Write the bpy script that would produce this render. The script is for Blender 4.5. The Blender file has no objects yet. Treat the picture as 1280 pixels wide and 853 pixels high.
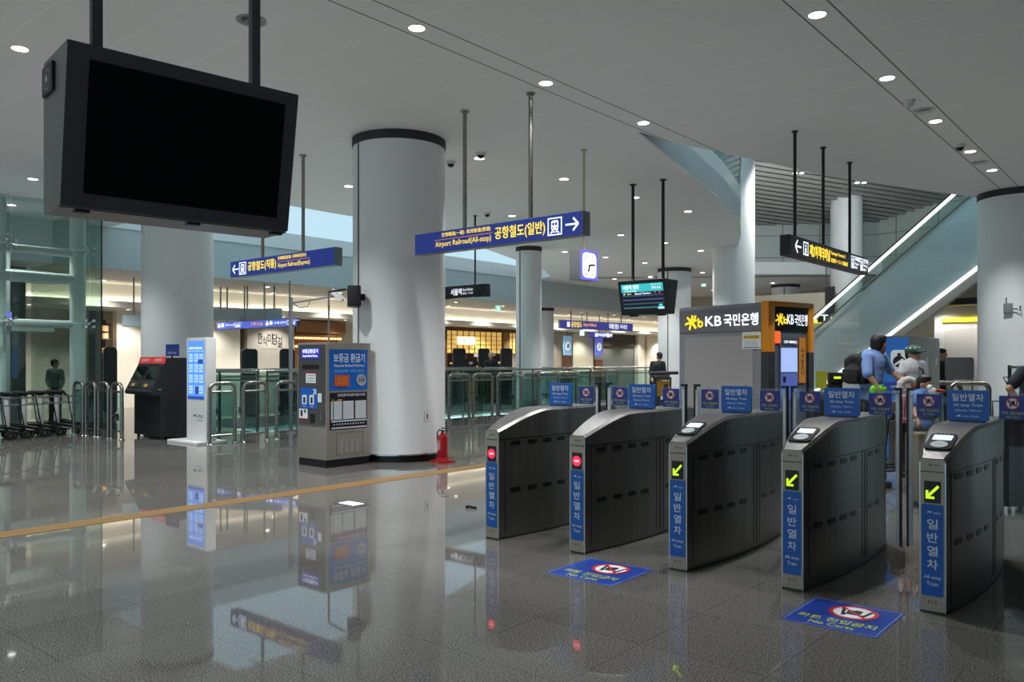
import bpy, bmesh, math, random
from mathutils import Vector, Matrix
from mathutils.geometry import tessellate_polygon
S = bpy.context.scene
COL = S.collection
rnd = random.Random(7)
PI = math.pi

# ------------------------------------------------------------------ camera
F, HY, EYE = 1020.0, 453.0, 1.55          # focal length in px (1280 wide), horizon row, eye height
TH = math.radians(40.13)
CS, SN = math.cos(TH), math.sin(TH)
cam = bpy.data.cameras.new('camera')
cam.sensor_width = 36.0
cam.lens = F / 1280 * 36
cam.shift_y = (HY - 426.5) / 1280
cam.clip_end = 300
camo = bpy.data.objects.new('camera', cam)
camo.location = (0, 0, EYE)
camo.rotation_euler = (PI / 2, 0, TH)
COL.objects.link(camo)
S.camera = camo

# ------------------------------------------------------------------ sky and exposure
wd = bpy.data.worlds.new('sky')
S.world = wd
wd.use_nodes = True
bg = wd.node_tree.nodes['Background']
bg.inputs['Color'].default_value = (0.48, 0.69, 0.80, 1)
bg.inputs['Strength'].default_value = 1.15
S.view_settings.view_transform = 'Standard'
S.view_settings.look = 'None'
S.view_settings.exposure = 0.0
S.view_settings.gamma = 1.0
S.view_settings.use_curve_mapping = False
S.cycles.use_denoising = True
S.cycles.max_bounces = 10
S.cycles.transparent_max_bounces = 24
S.cycles.sample_clamp_indirect = 4.0
MAIN_W, FAR_W, UP_W = 345.0, 240.0, 250.0    # watts: hall downlights, shop-side downlights, upper hall spotlights

# ------------------------------------------------------------------ placing helpers
def W(cx, cz, z=0.0):
    return Vector((cx * CS - cz * SN, cx * SN + cz * CS, z))
def at(px, py, Z):
    return W((px - 640) / F * Z, Z, EYE - (py - HY) / F * Z)
def fl(px, py, z=0.0):
    return at(px, py, (EYE - z) * F / (py - HY))
CEIL = 5.15
def cl(px, py, z=CEIL):
    return at(px, py, (z - EYE) * F / (HY - py))
def onx(px, py, x):
    return at(px, py, x / ((px - 640) / F * CS - SN))
def ony(px, py, y):
    return at(px, py, y / ((px - 640) / F * SN + CS))

# ------------------------------------------------------------------ materials
def lin(c):
    return tuple(((v / 255) / 12.92 if v / 255 <= 0.04045 else ((v / 255 + 0.055) / 1.055) ** 2.4) for v in c[:3])
MC = {}
def mat(name, c, rough=0.5, metal=0.0, emit=0.0, spec=0.5, grain=0.0, gscale=40.0, stretch=None, coat=0.0, ec=None):
    if name in MC: return MC[name]
    m = bpy.data.materials.new(name); m.use_nodes = True
    nt = m.node_tree; b = nt.nodes['Principled BSDF']
    col = (*lin(c), 1)
    b.inputs['Base Color'].default_value = col
    b.inputs['Roughness'].default_value = rough
    b.inputs['Metallic'].default_value = metal
    b.inputs['Specular IOR Level'].default_value = spec
    b.inputs['Coat Weight'].default_value = coat
    if emit:
        b.inputs['Emission Color'].default_value = (*lin(ec or c), 1)
        b.inputs['Emission Strength'].default_value = emit
    else:
        g = grain or 0.06
        tc = nt.nodes.new('ShaderNodeTexCoord'); mp = nt.nodes.new('ShaderNodeMapping')
        mp.inputs['Scale'].default_value = stretch or (1, 1, 1)
        nz = nt.nodes.new('ShaderNodeTexNoise'); nz.inputs['Scale'].default_value = gscale; nz.inputs['Detail'].default_value = 3
        mx = nt.nodes.new('ShaderNodeMix'); mx.data_type = 'RGBA'
        mx.inputs['A'].default_value = tuple(v * (1 - g) for v in col[:3]) + (1,)
        mx.inputs['B'].default_value = tuple(min(1, v * (1 + g)) for v in col[:3]) + (1,)
        rr = nt.nodes.new('ShaderNodeMapRange')
        rr.inputs['To Min'].default_value = max(0.02, rough * 0.85); rr.inputs['To Max'].default_value = min(1, rough * 1.15)
        L = nt.links.new
        L(tc.outputs['Object'], mp.inputs['Vector']); L(mp.outputs['Vector'], nz.inputs['Vector'])
        L(nz.outputs['Fac'], mx.inputs['Factor']); L(mx.outputs['Result'], b.inputs['Base Color'])
        L(nz.outputs['Fac'], rr.inputs['Value']); L(rr.outputs['Result'], b.inputs['Roughness'])
    MC[name] = m
    return m
def glow(name, c, s=1.0):
    return mat(name, c, rough=0.3, emit=s)
def glass(name, tint, ior=1.45, rough=0.01):
    if name in MC: return MC[name]
    m = bpy.data.materials.new(name); m.use_nodes = True
    nt = m.node_tree; nt.nodes.clear(); N = nt.nodes.new; L = nt.links.new
    o = N('ShaderNodeOutputMaterial'); mx = N('ShaderNodeMixShader'); tr = N('ShaderNodeBsdfTransparent'); gl = N('ShaderNodeBsdfGlossy'); lw = N('ShaderNodeLayerWeight'); pw = N('ShaderNodeMath'); fr = N('ShaderNodeMath')
    lw.inputs['Blend'].default_value = .5; pw.operation = 'POWER'; pw.inputs[1].default_value = 5; fr.operation = 'MULTIPLY_ADD'; fr.inputs[1].default_value = .8; fr.inputs[2].default_value = .035
    L(lw.outputs['Facing'], pw.inputs[0]); L(pw.outputs[0], fr.inputs[0])
    tr.inputs['Color'].default_value = (*tint, 1); gl.inputs['Roughness'].default_value = rough
    L(fr.outputs[0], mx.inputs[0]); L(tr.outputs[0], mx.inputs[1]); L(gl.outputs[0], mx.inputs[2]); L(mx.outputs[0], o.inputs[0])
    MC[name] = m
    return m

# ------------------------------------------------------------------ mesh collector
_TX = {}
def text_mesh(body):
    if body not in _TX:
        cu = bpy.data.curves.new('lettering', 'FONT'); cu.body = body; cu.size = 1.0; cu.resolution_u = 3
        o = bpy.data.objects.new('lettering', cu); COL.objects.link(o)
        dg = bpy.context.evaluated_depsgraph_get(); dg.update()
        me = bpy.data.meshes.new_from_object(o.evaluated_get(dg))
        V = [v.co.copy() for v in me.vertices]; P = [tuple(p.vertices) for p in me.polygons]
        bpy.data.objects.remove(o); bpy.data.meshes.remove(me); bpy.data.curves.remove(cu)
        if V:
            x0 = min(v.x for v in V); x1 = max(v.x for v in V); y0 = min(v.y for v in V); y1 = max(v.y for v in V)
        else: x0 = y0 = 0; x1 = y1 = 1
        _TX[body] = (V, P, x0, y0, x1, y1)
    return _TX[body]

class MB:
    def __init__(s, m=None):
        s.V = []; s.P = []; s.I = []; s.mats = []; s.m = m
    def _mi(s, m):
        m = m or s.m
        if m not in s.mats: s.mats.append(m)
        return s.mats.index(m)
    def raw(s, V, P, m=None):
        n = len(s.V); i = s._mi(m)
        s.V += [Vector(v) for v in V]; s.P += [tuple(q + n for q in p) for p in P]; s.I += [i] * len(P)
        return s
    def box(s, x0, y0, z0, x1, y1, z1, bev=0, m=None, mx=None):
        if bev:
            bm = bmesh.new(); bmesh.ops.create_cube(bm, size=1)
            for v in bm.verts:
                v.co = Vector(((x0 + x1) / 2 + v.co.x * (x1 - x0), (y0 + y1) / 2 + v.co.y * (y1 - y0), (z0 + z1) / 2 + v.co.z * (z1 - z0)))
            bmesh.ops.bevel(bm, geom=bm.edges[:], offset=min(bev, .45 * min(abs(x1 - x0), abs(y1 - y0), abs(z1 - z0))), segments=2, affect='EDGES', profile=.6)
            bm.verts.index_update()
            V = [v.co.copy() for v in bm.verts]; P = [[v.index for v in f.verts] for f in bm.faces]; bm.free()
        else:
            V = [Vector(p) for p in ((x0, y0, z0), (x1, y0, z0), (x1, y1, z0), (x0, y1, z0), (x0, y0, z1), (x1, y0, z1), (x1, y1, z1), (x0, y1, z1))]
            P = [(3, 2, 1, 0), (4, 5, 6, 7), (0, 1, 5, 4), (1, 2, 6, 5), (2, 3, 7, 6), (3, 0, 4, 7)]
        if mx: V = [mx @ v for v in V]
        return s.raw(V, P, m)
    def cyl(s, p0, p1, r, r2=None, seg=16, m=None, cap=True):
        p0 = Vector(p0); p1 = Vector(p1); r2 = r if r2 is None else r2
        d = (p1 - p0).normalized(); a = d.orthogonal().normalized(); b = d.cross(a)
        V = []; P = []
        for k in range(seg):
            t = 2 * PI * k / seg; e = a * math.cos(t) + b * math.sin(t)
            V += [p0 + e * r, p1 + e * r2]
        for k in range(seg):
            i = 2 * k; j = 2 * ((k + 1) % seg); P.append((i, j, j + 1, i + 1))
        if cap:
            P.append(tuple(2 * k for k in range(seg))[::-1]); P.append(tuple(2 * k + 1 for k in range(seg)))
        return s.raw(V, P, m)
    def tube(s, pts, r, seg=10, m=None, closed=False):
        pts = [Vector(p) for p in pts]; n = len(pts); V = []; P = []; a = None
        for i, p in enumerate(pts):
            q0 = pts[i - 1] if (i or closed) else p; q1 = pts[(i + 1) % n] if (i < n - 1 or closed) else p
            d = (q1 - q0).normalized()
            a = d.orthogonal().normalized() if a is None else (a - d * a.dot(d)).normalized()
            b = d.cross(a)
            V += [p + (a * math.cos(2 * PI * k / seg) + b * math.sin(2 * PI * k / seg)) * r for k in range(seg)]
        for i in range(n if closed else n - 1):
            j = (i + 1) % n
            for k in range(seg):
                k2 = (k + 1) % seg; P.append((i * seg + k, i * seg + k2, j * seg + k2, j * seg + k))
        if not closed:
            P.append(tuple(range(seg))[::-1]); P.append(tuple((n - 1) * seg + k for k in range(seg)))
        return s.raw(V, P, m)
    def prism(s, poly, axis, a, b, m=None):
        f = {'x': lambda u, v, w: (w, u, v), 'y': lambda u, v, w: (u, w, v), 'z': lambda u, v, w: (u, v, w)}[axis]
        n = len(poly)
        ar = sum(poly[i][0] * poly[(i + 1) % n][1] - poly[(i + 1) % n][0] * poly[i][1] for i in range(n))
        if (ar < 0) != (axis == 'y'): poly = poly[::-1]
        V = [f(u, v, a) for u, v in poly] + [f(u, v, b) for u, v in poly]
        P = [tuple(range(n))[::-1], tuple(range(n, 2 * n))] + [(i, (i + 1) % n, n + (i + 1) % n, n + i) for i in range(n)]
        if b < a: P = [p[::-1] for p in P]
        return s.raw(V, P, m)
    def lathe(s, prof, c=(0, 0, 0), seg=24, m=None):
        c = Vector(c); V = []; P = []; n = len(prof)
        for k in range(seg):
            t = 2 * PI * k / seg
            V += [c + Vector((r * math.cos(t), r * math.sin(t), z)) for r, z in prof]
        for k in range(seg):
            k2 = (k + 1) % seg
            for i in range(n - 1):
                P.append((k * n + i, k2 * n + i, k2 * n + i + 1, k * n + i + 1))
        if prof[0][0] > 1e-5: P.append(tuple(k * n for k in range(seg))[::-1])
        if prof[-1][0] > 1e-5: P.append(tuple(k * n + n - 1 for k in range(seg)))
        return s.raw(V, P, m)
    def ell(s, c, r, m=None, seg=14, rings=9, mx=None):
        c = Vector(c); r = (r, r, r) if isinstance(r, (int, float)) else r
        V = [Vector((0, 0, -r[2]))]; P = []
        for i in range(1, rings):
            f = -PI / 2 + PI * i / rings
            V += [Vector((r[0] * math.cos(f) * math.cos(2 * PI * k / seg), r[1] * math.cos(f) * math.sin(2 * PI * k / seg), r[2] * math.sin(f))) for k in range(seg)]
        V.append(Vector((0, 0, r[2]))); T = len(V) - 1
        for k in range(seg):
            k2 = (k + 1) % seg; P.append((0, 1 + k2, 1 + k)); P.append((T, T - seg + k, T - seg + k2))
            for i in range(rings - 2):
                a = 1 + i * seg; P.append((a + k, a + k2, a + seg + k2, a + seg + k))
        V = [c + ((mx @ v) if mx else v) for v in V]
        return s.raw(V, P, m)
    def cap(s, p0, r0, p1, r1, m=None):
        s.cyl(p0, p1, r0, r1, seg=14, m=m); s.ell(p0, r0, m=m, seg=12, rings=8); s.ell(p1, r1, m=m, seg=12, rings=8)
        return s
    def build(s, name, parent=None, m=None, smooth=35, mesh=None):
        me = bpy.data.meshes.new(name)
        me.from_pydata([v[:] for v in s.V], [], s.P)
        for x in (s.mats or [m]): me.materials.append(x or m)
        me.polygons.foreach_set('material_index', s.I)
        if smooth:
            me.polygons.foreach_set('use_smooth', [True] * len(s.P))
            me.set_sharp_from_angle(angle=math.radians(smooth))
        me.update()
        o = bpy.data.objects.new(name, me); COL.objects.link(o)
        if parent: o.parent = parent
        return o

class Face:
    """A flat drawing surface: origin, right and up directions; u runs right, v up, w out of it."""
    def __init__(s, o, r, u):
        s.o = Vector(o); s.r = Vector(r).normalized(); s.u = Vector(u).normalized(); s.n = s.r.cross(s.u)
    def p(s, u, v, w=0.0):
        return s.o + s.r * u + s.u * v + s.n * w
    def poly(s, mb, pts, m, w0=0.0, w1=0.002):
        n = len(pts)
        ar = sum(pts[i][0] * pts[(i + 1) % n][1] - pts[(i + 1) % n][0] * pts[i][1] for i in range(n))
        if ar < 0: pts = pts[::-1]
        V = [s.p(u, v, w0) for u, v in pts] + [s.p(u, v, w1) for u, v in pts]
        P = [tuple(range(n))[::-1], tuple(range(n, 2 * n))] + [(i, (i + 1) % n, n + (i + 1) % n, n + i) for i in range(n)]
        mb.raw(V, P, m); return s
    def rect(s, mb, u0, v0, u1, v1, m, w0=0.0, w1=0.002, rad=0.0):
        if rad:
            pts = []
            for cx, cy, a in ((u1 - rad, v1 - rad, 0), (u0 + rad, v1 - rad, 90), (u0 + rad, v0 + rad, 180), (u1 - rad, v0 + rad, 270)):
                pts += [(cx + rad * math.cos(math.radians(a + t)), cy + rad * math.sin(math.radians(a + t))) for t in (0, 30, 60, 90)]
        else: pts = [(u0, v0), (u1, v0), (u1, v1), (u0, v1)]
        return s.poly(mb, pts, m, w0, w1)
    def line(s, mb, u0, v0, u1, v1, t, m, w0=0.0, w1=0.002):
        d = Vector((u1 - u0, v1 - v0)).normalized() * t / 2; q = Vector((-d.y, d.x))
        return s.poly(mb, [(u0 - q.x, v0 - q.y), (u1 - q.x, v1 - q.y), (u1 + q.x, v1 + q.y), (u0 + q.x, v0 + q.y)], m, w0, w1)
    def disc(s, mb, u, v, r, m, w0=0.0, w1=0.002, seg=24, ry=None):
        ry = ry or r
        return s.poly(mb, [(u + r * math.cos(2 * PI * k / seg), v + ry * math.sin(2 * PI * k / seg)) for k in range(seg)], m, w0, w1)
    def ring(s, mb, u, v, r0, r1, m, w=0.002, seg=28):
        V = []; P = []
        for k in range(seg):
            t = 2 * PI * k / seg; c, q = math.cos(t), math.sin(t)
            V += [s.p(u + r0 * c, v + r0 * q, w), s.p(u + r1 * c, v + r1 * q, w)]
        for k in range(seg):
            i, j = 2 * k, 2 * ((k + 1) % seg); P.append((i, i + 1, j + 1, j))
        mb.raw(V, P, m); return s
    def frame(s, mb, u0, v0, u1, v1, t, m, w0=0.0, w1=0.002):
        s.rect(mb, u0, v0, u1, v0 + t, m, w0, w1); s.rect(mb, u0, v1 - t, u1, v1, m, w0, w1)
        s.rect(mb, u0, v0 + t, u0 + t, v1 - t, m, w0, w1); s.rect(mb, u1 - t, v0 + t, u1, v1 - t, m, w0, w1); return s
    def txt(s, mb, body, u0, v0, u1, v1, m, w=0.003, bold=0.0, keep=False):
        V, P, x0, y0, x1, y1 = text_mesh(body)
        if not V: return s
        su = (u1 - u0) / (x1 - x0); sv = (v1 - v0) / (y1 - y0)
        if keep:
            k = min(su, sv); u0 = (u0 + u1) / 2 - k * (x1 - x0) / 2; v0 = (v0 + v1) / 2 - k * (y1 - y0) / 2; su = sv = k
        h = bold * (v1 - v0)
        for i, (a, b) in enumerate([(0, 0)] if not h else [(-h, 0), (h, 0), (0, h), (0, -h)]):
            mb.raw([s.p(u0 + (v.x - x0) * su + a, v0 + (v.y - y0) * sv + b, w + i * 2e-4) for v in V], P, m)
        return s

FY = lambda x, y, z: Face((x, y, z), (1, 0, 0), (0, 0, 1))      # a face looking towards -y
FX = lambda x, y, z: Face((x, y, z), (0, 1, 0), (0, 0, 1))      # a face looking towards +x

# ------------------------------------------------------------------ naming
def tag(o, label=None, cat=None, group=None, kind=None):
    if label: o['label'] = label
    if cat: o['category'] = cat
    if group: o['group'] = group
    if kind: o['kind'] = kind
    return o
def thing(name, label, cat, loc=(0, 0, 0), rz=0.0, group=None):
    o = bpy.data.objects.new(name, None); COL.objects.link(o); o.empty_display_size = 0.1
    o.location = loc; o.rotation_euler = (0, 0, rz)
    return tag(o, label, cat, group)
def struct(name, mb, m=None, parent=None, smooth=35):
    o = mb.build(name, parent, m, smooth)
    if not parent: o['kind'] = 'structure'
    return o
def dup(root, loc=None, rz=None, label=None, group=None):
    c = root.copy(); COL.objects.link(c)
    if loc is not None: c.location = loc
    if rz is not None: c.rotation_euler = (0, 0, rz)
    if label: c['label'] = label
    if group: c['group'] = group
    def rec(a, b):
        for ch in a.children:
            d = ch.copy(); COL.objects.link(d); d.parent = b
            rec(ch, d)
    rec(root, c)
    return c
ORD = 'first second third fourth fifth sixth seventh eighth ninth tenth eleventh twelfth thirteenth fourteenth fifteenth sixteenth'.split()

# ------------------------------------------------------------------ palette
steel = mat('brushed_steel', (142, 140, 136), rough=.3, metal=1, grain=.12, gscale=14, stretch=(1, 1, 30))
gsteel = mat('gate_steel', (128, 126, 123), rough=.33, metal=.9, grain=.3, gscale=16, stretch=(1, 1, .05))
tube_m = mat('satin_tube', (150, 147, 140), rough=.28, metal=1)
panelm = mat('front_steel', (176, 163, 144), rough=.4, metal=.35, grain=.06, gscale=20, stretch=(20, 1, 1))
chrome = mat('chrome', (215, 218, 222), rough=.12, metal=1)
black = mat('black_metal', (17, 17, 19), rough=.4)
rubber = mat('black_rubber', (14, 14, 14), rough=.7)
dark = mat('dark_grey', (42, 42, 45), rough=.45)
white = mat('white_paint', (214, 216, 216), rough=.55)
cream = mat('cream_paint', (222, 214, 196), rough=.7)
grey = mat('grey_paint', (128, 130, 132), rough=.5)
signblue = glow('lit_blue', (40, 58, 140), .5)
signblk = mat('sign_black', (16, 16, 20), rough=.35)
lwhite = glow('lit_white', (238, 242, 250), 1.0)
lyel = glow('lit_yellow', (252, 220, 64), .95)
blue = mat('sticker_blue', (22, 98, 188), rough=.35)
navy = mat('plate_navy', (40, 62, 150), rough=.4)
pwhite = mat('print_white', (232, 236, 240), rough=.5)
pyel = mat('print_yellow', (196, 214, 84), rough=.5)
pblack = mat('print_black', (18, 18, 20), rough=.6)
red = mat('print_red', (190, 22, 34), rough=.5)
clear = glass('clear_glass', (.93, .97, .96))
green = glass('green_glass', (.64, .77, .76))
pale = glass('pale_glass', (.80, .90, .88))
screen = mat('dark_screen', (7, 9, 10), rough=.06, spec=.5)

# ================================================================== THE SETTING
def floor_material():
    m = bpy.data.materials.new('polished_granite'); m.use_nodes = True
    nt = m.node_tree; b = nt.nodes['Principled BSDF']; N = nt.nodes.new; L = nt.links.new
    tc = N('ShaderNodeTexCoord')
    def noise(sc, det, ro=.5):
        n = N('ShaderNodeTexNoise'); n.inputs['Scale'].default_value = sc; n.inputs['Detail'].default_value = det; n.inputs['Roughness'].default_value = ro
        L(tc.outputs['Object'], n.inputs['Vector']); return n
    n1 = noise(105, 3, .7)
    cr = N('ShaderNodeValToRGB'); e = cr.color_ramp.elements
    e[0].position = .34; e[0].color = (*lin((54, 53, 53)), 1)
    e[1].position = .66; e[1].color = (*lin((148, 145, 140)), 1)
    x = e.new(.5); x.color = (*lin((101, 98, 93)), 1)
    L(n1.outputs['Fac'], cr.inputs['Fac'])
    # tiles 0.72 m: joints and a slight difference from tile to tile
    sep = N('ShaderNodeSeparateXYZ'); L(tc.outputs['Object'], sep.inputs[0])
    def mth(op, a, bv=None):
        k = N('ShaderNodeMath'); k.operation = op
        for i, v in enumerate((a, bv)):
            if v is None: continue
            if isinstance(v, (int, float)): k.inputs[i].default_value = v
            else: L(v, k.inputs[i])
        return k.outputs[0]
    fx = mth('DIVIDE', mth('ADD', sep.outputs[0], 5.95 + 72), .72); fy = mth('DIVIDE', mth('ADD', sep.outputs[1], -2.44 + 72), .72)
    def joint(f):
        d = mth('ABSOLUTE', mth('SUBTRACT', mth('FRACT', f), .5))
        return mth('GREATER_THAN', d, .4955)
    jt = mth('MAXIMUM', joint(fx), joint(fy))
    cmb = N('ShaderNodeCombineXYZ'); L(mth('FLOOR', fx), cmb.inputs[0]); L(mth('FLOOR', fy), cmb.inputs[1])
    wn = N('ShaderNodeTexWhiteNoise'); wn.noise_dimensions = '3D'; L(cmb.outputs[0], wn.inputs['Vector'])
    br = mth('ADD', mth('MULTIPLY', wn.outputs['Value'], .16), .92)
    br = mth('MULTIPLY', br, mth('SUBTRACT', 1.0, mth('MULTIPLY', jt, .35)))
    mx = N('ShaderNodeMix'); mx.data_type = 'RGBA'; mx.blend_type = 'MULTIPLY'; mx.inputs['Factor'].default_value = 1
    L(cr.outputs[0], mx.inputs['A'])
    c3 = N('ShaderNodeCombineXYZ'); [L(br, c3.inputs[i]) for i in range(3)]; L(c3.outputs[0], mx.inputs['B'])
    L(mx.outputs['Result'], b.inputs['Base Color'])
    n2 = noise(2.2, 4)
    rr = N('ShaderNodeMapRange'); rr.inputs['To Min'].default_value = .015; rr.inputs['To Max'].default_value = .045
    L(n2.outputs['Fac'], rr.inputs['Value']); L(rr.outputs['Result'], b.inputs['Roughness'])
    b.inputs['Specular IOR Level'].default_value = .5
    return m
def ceiling_material():
    m = bpy.data.materials.new('ceiling_panels'); m.use_nodes = True
    nt = m.node_tree; b = nt.nodes['Principled BSDF']; N = nt.nodes.new; L = nt.links.new
    tc = N('ShaderNodeTexCoord'); sep = N('ShaderNodeSeparateXYZ'); L(tc.outputs['Object'], sep.inputs[0])
    def mth(op, a, bv=None):
        k = N('ShaderNodeMath'); k.operation = op
        for i, v in enumerate((a, bv)):
            if v is None: continue
            if isinstance(v, (int, float)): k.inputs[i].default_value = v
            else: L(v, k.inputs[i])
        return k.outputs[0]
    def seam(c, pitch, off, w):
        f = mth('FRACT', mth('DIVIDE', mth('ADD', c, off + 100 * pitch), pitch))
        return mth('GREATER_THAN', mth('ABSOLUTE', mth('SUBTRACT', f, .5)), .5 - w / pitch / 2)
    lt = seam(sep.outputs[1], .86, -3.3, .016)                       # light gaskets across the hall
    lt2 = mth('MULTIPLY', seam(sep.outputs[0], 3.48, 4.8, .012), .5)
    dk = mth('MAXIMUM', seam(sep.outputs[0], 3.45, 6.45 + .17, .02), seam(sep.outputs[0], 3.45, 6.45 - .17, .02))
    dk = mth('MULTIPLY', dk, mth('GREATER_THAN', sep.outputs[0], -8.0))
    base = (*lin((240, 242, 243)), 1)
    m1 = N('ShaderNodeMix'); m1.data_type = 'RGBA'; m1.inputs['A'].default_value = base; m1.inputs['B'].default_value = (*lin((253, 254, 254)), 1); L(mth('MAXIMUM', lt, lt2), m1.inputs['Factor'])
    m2 = N('ShaderNodeMix'); m2.data_type = 'RGBA'; L(m1.outputs['Result'], m2.inputs['A']); m2.inputs['B'].default_value = (*lin((120, 120, 120)), 1); L(dk, m2.inputs['Factor'])
    L(m2.outputs['Result'], b.inputs['Base Color']); b.inputs['Roughness'].default_value = .6
    return m
FLOOR_M = floor_material(); CEIL_M = ceiling_material()

def slab(name, outer, holes, z0, z1, m):
    """A horizontal slab with holes; its edges are closed by vertical faces."""
    loops = [outer] + holes
    pl = [[Vector((x, y, 0)) for x, y in l] for l in loops]
    flat = [v for l in pl for v in l]
    tri = tessellate_polygon(pl)
    mb = MB(m); n = len(flat); P = []
    for t in tri:
        a, b, c = (flat[i] for i in t)
        t = tuple(t) if (b - a).cross(c - a).z > 0 else tuple(t)[::-1]
        P += [tuple(i + n for i in t), tuple(t)[::-1]]
    k = 0
    for li, l in enumerate(loops):
        q = len(l)
        for i in range(q):
            j = (i + 1) % q; P.append((k + i, k + j, n + k + j, n + k + i))
        k += q
    mb.raw([(v.x, v.y, z0) for v in flat] + [(v.x, v.y, z1) for v in flat], P)
    o = mb.build(name, smooth=0); o['kind'] = 'structure'
    bm = bmesh.new(); bm.from_mesh(o.data); bmesh.ops.recalc_face_normals(bm, faces=bm.faces); bm.to_mesh(o.data); bm.free()
    return o
xy = lambda v: (v.x, v.y)
VOID = [(-20.4, 10.2), (-15.75, 10.2), (-15.75, 22.5), (-20.4, 22.5)]
slab('floor', [(-36, -10), (16, -10), (16, 56), (-36, 56)], [VOID], -.3, 0, FLOOR_M)
lower_m = mat('lower_floor', (150, 165, 160), rough=.3)
struct('floor_lower_level', MB(lower_m).box(-24, 8, -4.7, -13, 27, -4.5))
vw = mat('void_lining', (160, 184, 182), rough=.4)
b = MB(vw); b.box(-20.6, 10, -4.5, -20.4, 22.7, -.3); b.box(-15.75, 10, -4.5, -15.55, 22.7, -.3); b.box(-20.4, 10.0, -4.5, -15.75, 10.2, -.3); b.box(-20.4, 22.5, -4.5, -15.75, 22.7, -.3)
struct('wall_void', b)
for y in (12, 15, 18, 21):                                        # unseen point lights added to brighten the void and its glass
    l = bpy.data.lights.new('void_fill', 'POINT'); l.energy = 130; l.color = (.95, 1, .97); l.shadow_soft_size = .15
    o = bpy.data.objects.new('void_fill', l); o.location = (-20.0, y, -1.2); COL.objects.link(o)

# ceiling: one plane at 5.15 m with the skylight slot and the escalator opening
SKY = [(-22.2, 9.7), (-16.0, 9.7), (-16.0, 13.2), (-16.4, 16.4), (-17.4, 19.4), (-18.6, 22.6), (-19.6, 25.2), (-20.8, 27.2), (-22.2, 28.0)]
OPEN = [xy(W(*p)) for p in ((2.0, 12.75), (2.6, 13.35), (4.31, 14.5), (6.06, 15.76), (7.68, 16.6), (10.3, 17.9), (14, 19.6), (19, 22), (21, 33.4), (8.6, 33.4), (7.3, 26.5), (6.5, 23.2), (5.76, 20.6), (4.73, 18.2), (3.33, 15.4))]
slab('ceiling', [(-22.2, -10), (16, -10), (16, 44), (-22.2, 44)], [[p for p in SKY if p[0] > -22.1] + [(-22.15, 28.0), (-22.15, 9.7)][0:2], OPEN], CEIL, CEIL + .5, CEIL_M)
wm = mat('bulkhead_paint', (196, 206, 208), rough=.6)
struct('wall_bulkhead', MB(wm).box(-22.4, -10, 4.05, -22.2, 54.2, 5.65))
# lining of the skylight slot above the ceiling and the glazing bars over it
b = MB(white)
b.box(-22.5, 9.4, 7.4, -15.6, 9.55, 7.5); b.box(-22.5, 28.1, 7.4, -15.6, 28.25, 7.5)
bar = MB(mat('glazing_bar', (150, 165, 172), rough=.5))
for y in range(10, 30, 2): bar.box(-22.4, y, 7.6, -15.4, y + .03, 7.66)
for x in (-21, -19, -17): bar.box(x, 9.4, 7.6, x + .03, 28.2, 7.66)
struct('window_skylight', bar)
struct('trim_skylight', b)

# low hall beyond the bulkhead: ceiling at 4.05, cove-lit fascia, shop soffit and shop fronts
lowc = mat('low_ceiling', (214, 210, 202), rough=.7)
struct('ceiling_concourse', MB(lowc).box(-26.5, -10, 4.05, -22.4, 54.2, 4.25))
struct('wall_fascia', MB(mat('fascia_white', (244, 240, 230), rough=.6)).box(-26.7, -10, 3.42, -26.5, 54.2, 4.25))
b = MB(lowc); b.box(-29.2, -10, 3.3, -26.32, 54.2, 3.42); b.box(-26.36, -10, 3.42, -26.32, 54.2, 3.50)
struct('ceiling_shops', b)
struct('trim_cove_light', MB(glow('cove_light', (255, 247, 226), 14.0)).box(-26.47, 2, 3.43, -26.41, 53.5, 3.46))
shopw = mat('shop_wall', (206, 199, 184), rough=.7)
struct('wall_shops', MB(shopw).box(-29.4, -10, 0, -29.2, 54.2, 4.25))
b = MB(mat('far_beige', (196, 186, 166), rough=.7)); b.box(-22.2, 41.2, 0, 8, 41.4, 5.14); b.box(-22.4, 41.2, 0, -22.2, 54.2, 4.04); b.box(-29.2, 54.0, 0, -22.4, 54.2, 4.04); struct('wall_far', b)
# right-hand and rear walls that close the hall outside the picture
rw = mat('hall_wall', (120, 122, 122), rough=.7)
struct('wall_right', MB(rw).box(9.0, -10, 0, 9.2, 30, 5.15))
b = MB(rw); b.box(-36, -10, 0, 9.2, -9.8, .5); b.box(-36, -10, 4.9, 9.2, -9.8, 5.15)
struct('wall_rear', b)
b = MB(dark)
for k in range(16): b.box(-35.5 + 3 * k, -9.95, .5, -35.42 + 3 * k, -9.85, 4.9)
struct('added_window_rear', b)                                          # unseen open end between bars, added to let sky brighten the hall

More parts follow.
